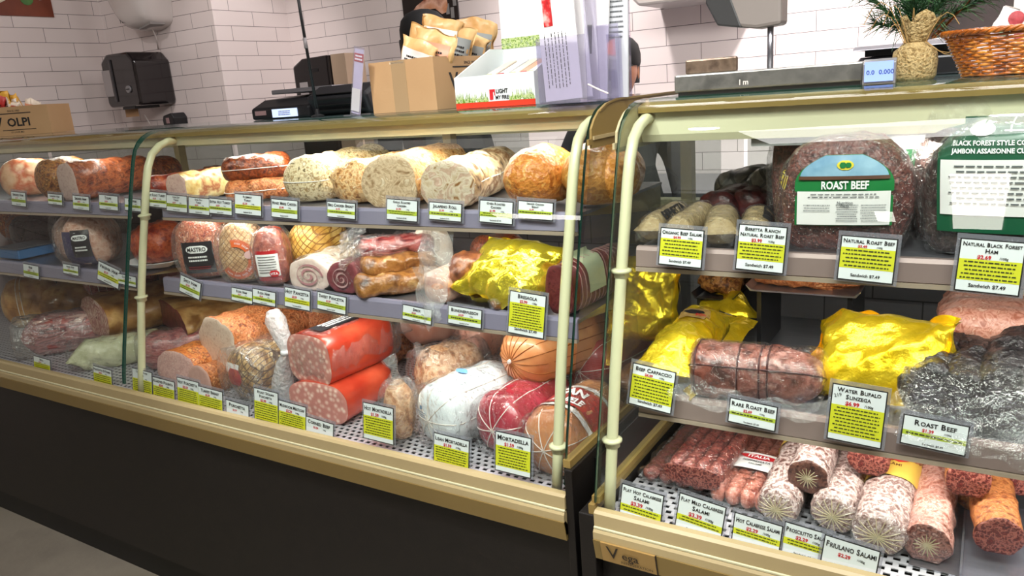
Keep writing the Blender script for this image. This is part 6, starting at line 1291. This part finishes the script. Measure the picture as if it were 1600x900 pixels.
# wicker basket
kx = XA(1585, 1.30, 1.31); e = thing('wicker_basket', 'honey coloured oval wicker basket at the right end of the counter', 'basket', (kx, 1.335, TR - .0005))
WICK = mat('honey wicker', ['8a4310', 'b8661c', 'd88c36'], 40, .22, coat=.7, bump=.3, bscale=90)
def oval(h, k=72, off=0, wob=0): 
    t = h / .062; rx, ry = .060 + .028 * t, .040 + .018 * t
    return [((rx + (wob * math.cos(k2 * math.pi) if wob else 0)) * math.cos(2 * math.pi * k2 / k), (ry + (wob * math.cos(k2 * math.pi) if wob else 0)) * math.sin(2 * math.pi * k2 / k), h) for k2 in range(k + 1)]
wk = MB()
for i in range(13):
    h = .003 + i * .0044; s = 1 if i % 2 else -1; pts = []
    t = h / .062
    for k2 in range(97):
        a = 2 * math.pi * k2 / 96; o_ = .0016 * s * math.cos(a * 24); pts.append(((.060 + .028 * t + o_) * math.cos(a), (.040 + .018 * t + o_) * math.sin(a), h + .0006 * math.sin(a * 7 + i)))
    wk.tube(pts, .0022, 6, cap=False)
wk.build('woven_side', WICK, e, smooth=True)
rm_ = MB()
for ph in (0, 2.1, 4.2): rm_.tube([((.090 + .0022 * math.cos(a * 18 + ph)) * math.cos(a), (.060 + .0022 * math.cos(a * 18 + ph)) * math.sin(a), .062 + .0024 * math.sin(a * 18 + ph)) for a in [2 * math.pi * k / 160 for k in range(161)]], .0026, 6, cap=False)
rm_.build('braided_rim', WICK, e, smooth=True)
MB().add([(.06 * math.cos(2 * math.pi * k / 40), .04 * math.sin(2 * math.pi * k / 40), .002) for k in range(40)], [tuple(range(40))]).build('basket_floor', WICK, e)
st = MB()
for k in range(24): a = 2 * math.pi * (k + .5) / 24; st.tube([(.060 * math.cos(a), .040 * math.sin(a), .001), (.087 * math.cos(a), .057 * math.sin(a), .061)], .0018, 5)
st.build('stakes', WICK, e)
G = 'salami snack packs in the wicker basket'
for i, (dx, dy, h, ro, lab) in enumerate([(-.030, .0, .095, 28, 'white salami snack pack leaning left in the wicker basket'), (.010, .02, .105, 10, 'upright white salami snack pack in the wicker basket'), (.045, .0, .10, -6, 'white salami snack pack at the picture edge in the basket')]):
    s = thing('snack_pack', lab, 'snack pack', (kx + dx, 1.335 + dy, TR + .004), 0, G); M = Matrix.Rotation(math.radians(ro), 4, 'Y') @ Matrix.Translation((0, 0, h / 2)) @ Matrix.Rotation(math.radians(82), 4, 'X')
    pillow('bag_body', WHB, .06, h, .018, s, M, crumple=.002, seed=i + 3, nu=18, nv=18, wav=.006)
    for q, (u, v) in enumerate([(-.008, .028), (.010, .012)]): MB().lathe([(.001, 0), (.010, 0), (.010, .001), (.001, .0014)], 16, (0, 0), M @ Matrix.Translation((u, v, .0085))).build('salami_picture', mat('salami picture', ['8c1c24', 'c04a50'], 120, .4), s)
    MB().lathe([(.001, 0), (.006, 0), (.006, .001), (.001, .0014)], 12, (0, 0), M @ Matrix.Translation((-.012, .006, .0086))).build('leaf_picture', mat('leafy green', ['2e5a2c']), s)
# scale behind the basket
sxa = XA(1372, 1.74, 1.33); e = thing('deli_scale', 'black and steel weighing scale with lit panel behind the pine pot', 'scale', (sxa, 1.60, TR - .0)); w = .42
MB().prism([(0, 0), (.0, .034), (.03, .040), (.22, .040), (.22, 0)], -.02, w).build('scale_body', BLK, e, bevel=.004)
MB().prism([(.0, .052), (.02, .060), (.22, .066), (.24, .060), (.24, .052)], -.03, w + .02).build('weighing_plate', STEEL, e, bevel=.004)
MB().box(-.01, w - .01, .03, .2, .0405, .052).build('plate_support', mat('ribbed black', '1b1b1f'), e)
d = MB().box(.055, .105, -.003, -.0004, .004, .030).build('display', mat('lit white display', 'dfe6f4', emis=.9), e)
MB().box(.068, .10, -.0036, -.0031, .022, .028).build('display_bar', mat('blue bar', '3a5ac0', rough=.5), d)
tm = MB(); put_text(tm, '0.000', .0095, .085, .013, -.0034); tm.build('digits', mat('dark blue digits', '2c3c7c'), d)
# slicer: dark hood on the back counter
P = onY(1300, 100, 2.75)
e = thing('meat_slicer', 'long dark and steel slicing machine on the rear counter at right', 'slicer', (XA(1362, 2.80, 1.3), 2.78, .90))
MB().prism([(-.02, 0), (-.02, .36), (.04, .43), (.16, .47), (.75, .55), (.9, .50), (.9, 0)], 0, .3, 'y').build('slicer_body', mat('slicer aluminium', ['b8b2b0', 'c6c0be'], 4, .25, metal=.6), e, bevel=.01)
MB().prism([(.05, .38), (.08, .42), (.70, .49), (.72, .40)], -.004, -.0005, 'y').build('dark_panel', BLK, e)
MB().prism([(.03, .33), (.9, .36), (.9, .30), (.03, .28)], -.012, -.0005, 'y').build('carriage_rail', STEEL, e)
# utensil rail with hooks on the back wall
xa, xb = XA(1020, 3.28, 1.2), XA(1345, 3.28, 1.2)
e = thing('wall_rail', 'white rail with small dark fittings along the back tiles', 'rail', (xa, 3.299, 1.13))
MB().box(0, xb - xa, -.05, 0, 0, .10).build('rail_channel', mat('white laminate', 'd8d2ce'), e, bevel=.003)
for i, (px, w_, h_, m_) in enumerate([(1036, .035, .05, BLK), (1150, .03, .04, BLK), (1187, .04, .045, mat('rosy badge', '9a7a7a')), (1228, .02, .05, mat('grey ink', '5a5e60')), (1253, .035, .05, BLK), (1290, .07, .018, BLK), (1296, .03, .05, BLK)]):
    x = XA(px, 3.24, 1.2) - xa; MB().box(x, x + w_, -.056, -.0505, .045, .045 + h_).build('fitting', m_, e, bevel=.003)
# overhead grey hanging unit at top centre
P = onY(975, 5, 2.6)
e = thing('wall_cabinet', 'grey underside of a wall mounted unit at the top above the leaflets', 'wall unit', (P.x, 3.299, onY(980, 12, 3.0).z))
MB().prism([(-.14, .03), (-.11, 0), (.09, .0), (.14, .04), (.14, .3), (-.14, .3)], -.3, 0, 'y').build('unit_body', mat('pale grey unit', 'a49c98', rough=.4), e, bevel=.01)
P = onY(1068, 3, 2.6)
e = thing('wall_cabinet', 'smaller grey unit at the top edge left of the customer display', 'wall unit', (P.x, 3.299, onY(1068, 4, 3.0).z))
MB().prism([(-.09, .03), (-.06, 0), (.05, .0), (.09, .02), (.09, .3), (-.09, .3)], -.3, 0, 'y').build('unit_body', mat('pale grey unit', 'a49c98'), e, bevel=.01)

# ---------------------------------------------------------------- two people working behind the cases
SKIN = mat('skin', ['b97a5c', 'c98a6c'], 8, .5); SHIRT = mat('black shirt', ['17161a', '222126'], 20, .8); HAIR = mat('dark hair', ['120d0c', '241a16'], 60, .6)
def person(label, X, Y, head_z, rz, print_=False):
    e = thing('person', label, 'person', (X, Y, 0), math.radians(rz)); s = head_z / 1.50
    V_ = []; E_ = []; R_ = []
    def pt(x, y, z, r): V_.append((x * s, y * s, z * s)); R_.append(r * s); return len(V_) - 1
    def ch(a, *ps):
        for p in ps: i = pt(*p); E_.append((a, i)); a = i
        return a
    root = pt(0, 0, .92, .135); ch(root, (0, 0, 1.04, .125), (0, -.01, 1.16, .145), (0, -.01, 1.27, .13)); chest = len(V_) - 1
    ch(chest, (0, -.01, 1.34, .07), (0, -.015, 1.40, .052))
    wrists = []
    for sx in (-1, 1):
        w = ch(chest, (sx * .15, -.01, 1.28, .07), (sx * .20, -.02, 1.20, .052), (sx * .23, -.06, 1.02, .042), (sx * .20, -.20, .96, .036), (sx * .17, -.30, .99, .026)); wrists.append((w, sx))
        ch(root, (sx * .09, 0, .84, .10), (sx * .10, -.01, .66, .08), (sx * .10, -.01, .48, .06), (sx * .10, .01, .28, .058), (sx * .10, .02, .09, .04), (sx * .10, -.04, .045, .038), (sx * .10, -.13, .035, .032))
    me = bpy.data.meshes.new('body'); me.from_pydata(V_, E_, []); o = link('body', me, SHIRT, e)
    me.materials.append(SKIN)
    sk = o.modifiers.new('skin', 'SKIN'); sk.use_smooth_shade = True
    for i, r in enumerate(R_): me.skin_vertices[0].data[i].radius = (r, r * (.72 if i < 4 else 1)); me.skin_vertices[0].data[i].use_root = (i == 0)
    ss = o.modifiers.new('sub', 'SUBSURF'); ss.levels = 2; ss.render_levels = 2
    # head: an ellipsoid shaped with jaw, nose, brow
    mb = MB(); n, m = 32, 26; vs = []
    for j in range(m + 1):
        ph = math.pi * j / m
        for i in range(n):
            th = 2 * math.pi * i / n; x = math.sin(ph) * math.cos(th); y = math.sin(ph) * math.sin(th); z = math.cos(ph)
            jaw = 1 - .28 * max(0, -z) ** 1.4; q = [x * .073 * jaw, y * .093 * jaw, z * .112]
            if y < 0:
                q[1] -= .018 * math.exp(-((x / .16) ** 2) - ((z + .12) / .16) ** 2)
                q[1] += .008 * (math.exp(-(((x - .38) / .16) ** 2) - ((z - .05) / .12) ** 2) + math.exp(-(((x + .38) / .16) ** 2) - ((z - .05) / .12) ** 2))
                q[1] -= .005 * math.exp(-((x / .3) ** 2) - ((z + .45) / .07) ** 2)
            vs.append((q[0] * s, (q[1] - .02) * s, (q[2] + 1.505) * s))
    mb.v = vs; mb.f = [(j * n + i, (j + 1) * n + i, (j + 1) * n + (i + 1) % n, j * n + (i + 1) % n) for j in range(m) for i in range(n)]
    mb.build('head', SKIN, e, smooth=True)
    for sx in (-1, 1):
        MB().lathe([(.001, -.008), (.014, -.006), (.016, 0), (.010, .005), (.001, .003)], 12, (0, 0), Matrix.Translation((sx * .074 * s, -.01 * s, 1.50 * s)) @ Matrix.Rotation(math.radians(90 * sx), 4, 'Y') @ Matrix.Scale(1.7, 4, (1, 0, 0))).build('ear', SKIN, e, smooth=True)
        MB().lathe([(.001, -.006), (.010, -.003), (.010, .003), (.001, .006)], 12, (0, 0), Matrix.Translation((sx * .028 * s, -.098 * s, 1.512 * s)) @ Matrix.Rotation(math.radians(90), 4, 'X')).build('eye', mat('eye', 'e6e2de', rough=.2), e, smooth=True)
    MB().box(-.020 * s, .020 * s, -.1165 * s, -.108 * s, 1.452 * s, 1.459 * s).build('mouth', mat('lips', '8c4a42', rough=.4), e, bevel=.002)
    # cap with peak, hair under it
    M = Matrix.Translation((0, -.012 * s, 1.535 * s)); c = MB().lathe([(.083 * s, -.012 * s), (.086 * s, .0), (.086 * s, .03 * s), (.078 * s, .062 * s), (.058 * s, .085 * s), (.03 * s, .096 * s), (.001, .100 * s)], 32, (0, 0), M @ Matrix.Scale(1.16, 4, (0, 1, 0))).build('cap', mat('black cap', '0d0c0f', rough=.7), e, smooth=True)
    MB().prism([(-.055 * s, 0), (.055 * s, 0), (.052 * s, -.04 * s), (.03 * s, -.066 * s), (0, -.074 * s), (-.03 * s, -.066 * s), (-.052 * s, -.04 * s)], 1.520 * s, 1.526 * s, 'z').build('cap_peak', mat('black cap', '0d0c0f'), c, loc=(0, -.095 * s, 0))
    MB().box(-.018 * s, .018 * s, -.118 * s, -.110 * s, 1.565 * s, 1.580 * s).build('cap_badge', mat('pale patch', 'b9b0c0', rough=.6), c)
    MB().lathe([(.080 * s, -.07 * s), (.0835 * s, -.01 * s), (.082 * s, .0), (.001, .0)], 24, (0, 0), Matrix.Translation((0, .012 * s, 1.53 * s))).build('hair', HAIR, e, smooth=True)
    # hands: palm, four fingers and a thumb
    for w_, sx in wrists:
        hm_v = []; he = []; hr = []
        def p2(x, y, z, r): hm_v.append((x * s, y * s, z * s)); hr.append(r * s); return len(hm_v) - 1
        bx_, by_, bz_ = sx * .17, -.30, .99; a0 = p2(bx_, by_, bz_, .024); a1 = p2(bx_ - sx * .005, by_ - .045, bz_ - .004, .030); he.append((a0, a1))
        for q, l in enumerate((.062, .072, .066, .052)):
            ox = (q - 1.5) * .019; k0 = p2(bx_ + ox, by_ - .082, bz_ - .006, .0105); k1 = p2(bx_ + ox * 1.1, by_ - .082 - l * .5, bz_ - .014, .009); k2 = p2(bx_ + ox * 1.1, by_ - .082 - l * .85, bz_ - .034, .0078); he += [(a1, k0), (k0, k1), (k1, k2)]
        t0 = p2(bx_ - sx * .034, by_ - .035, bz_ - .008, .012); t1 = p2(bx_ - sx * .052, by_ - .062, bz_ - .016, .010); t2 = p2(bx_ - sx * .056, by_ - .085, bz_ - .024, .0085); he += [(a0, t0), (t0, t1), (t1, t2)]
        hme = bpy.data.meshes.new('hand'); hme.from_pydata(hm_v, he, []); ho = link('hand', hme, SKIN, e); ho.modifiers.new('skin', 'SKIN').use_smooth_shade = True
        for i, r in enumerate(hr): hme.skin_vertices[0].data[i].radius = (r, r * (.6 if i < 2 else 1)); hme.skin_vertices[0].data[i].use_root = (i == 0)
        h2 = ho.modifiers.new('sub', 'SUBSURF'); h2.levels = 1; h2.render_levels = 1
    # apron over the shirt
    ap = MB(); 
    for j in range(13):
        t = j / 12; z = 1.26 - .72 * t; hw = .10 + .08 * min(1, t * 2.2)
        for i in range(13): x = (i / 12 - .5) * 2 * hw; ap.v.append((x * s, (-.145 - .02 * math.cos(x * 7) + (.02 if t < .1 else 0)) * s - .006 * math.sin(i * 1.1) * t, z * s))
    ap.f = [(j * 13 + i, (j + 1) * 13 + i, (j + 1) * 13 + i + 1, j * 13 + i + 1) for j in range(12) for i in range(12)]
    ao = ap.build('apron', mat('grey black apron', ['2a2a2c', '38383a'], 12, .7), e, smooth=True)
    if print_:
        tm = MB(); put_text(tm, 'A', .07, 0, 1.17 * s, -.172 * s); tm.box(-.035, .035, -.173 * s, -.1715 * s, 1.105 * s, 1.112 * s).box(-.03, .03, -.173 * s, -.1715 * s, 1.085 * s, 1.09 * s).build('apron_print', mat('golden print', 'b8935a', rough=.5), ao)
    return e
P = onY(660, 62, 2.45); person('person in a black cap behind the snack box, only the cap showing', P.x, 2.45, P.z - .025, 70)
P = onY(938, 112, 2.45); person('person in a black cap and printed dark apron behind the leaflet holder', XA(966, 2.45, 1.3), 2.45, P.z - .01, 24, True)
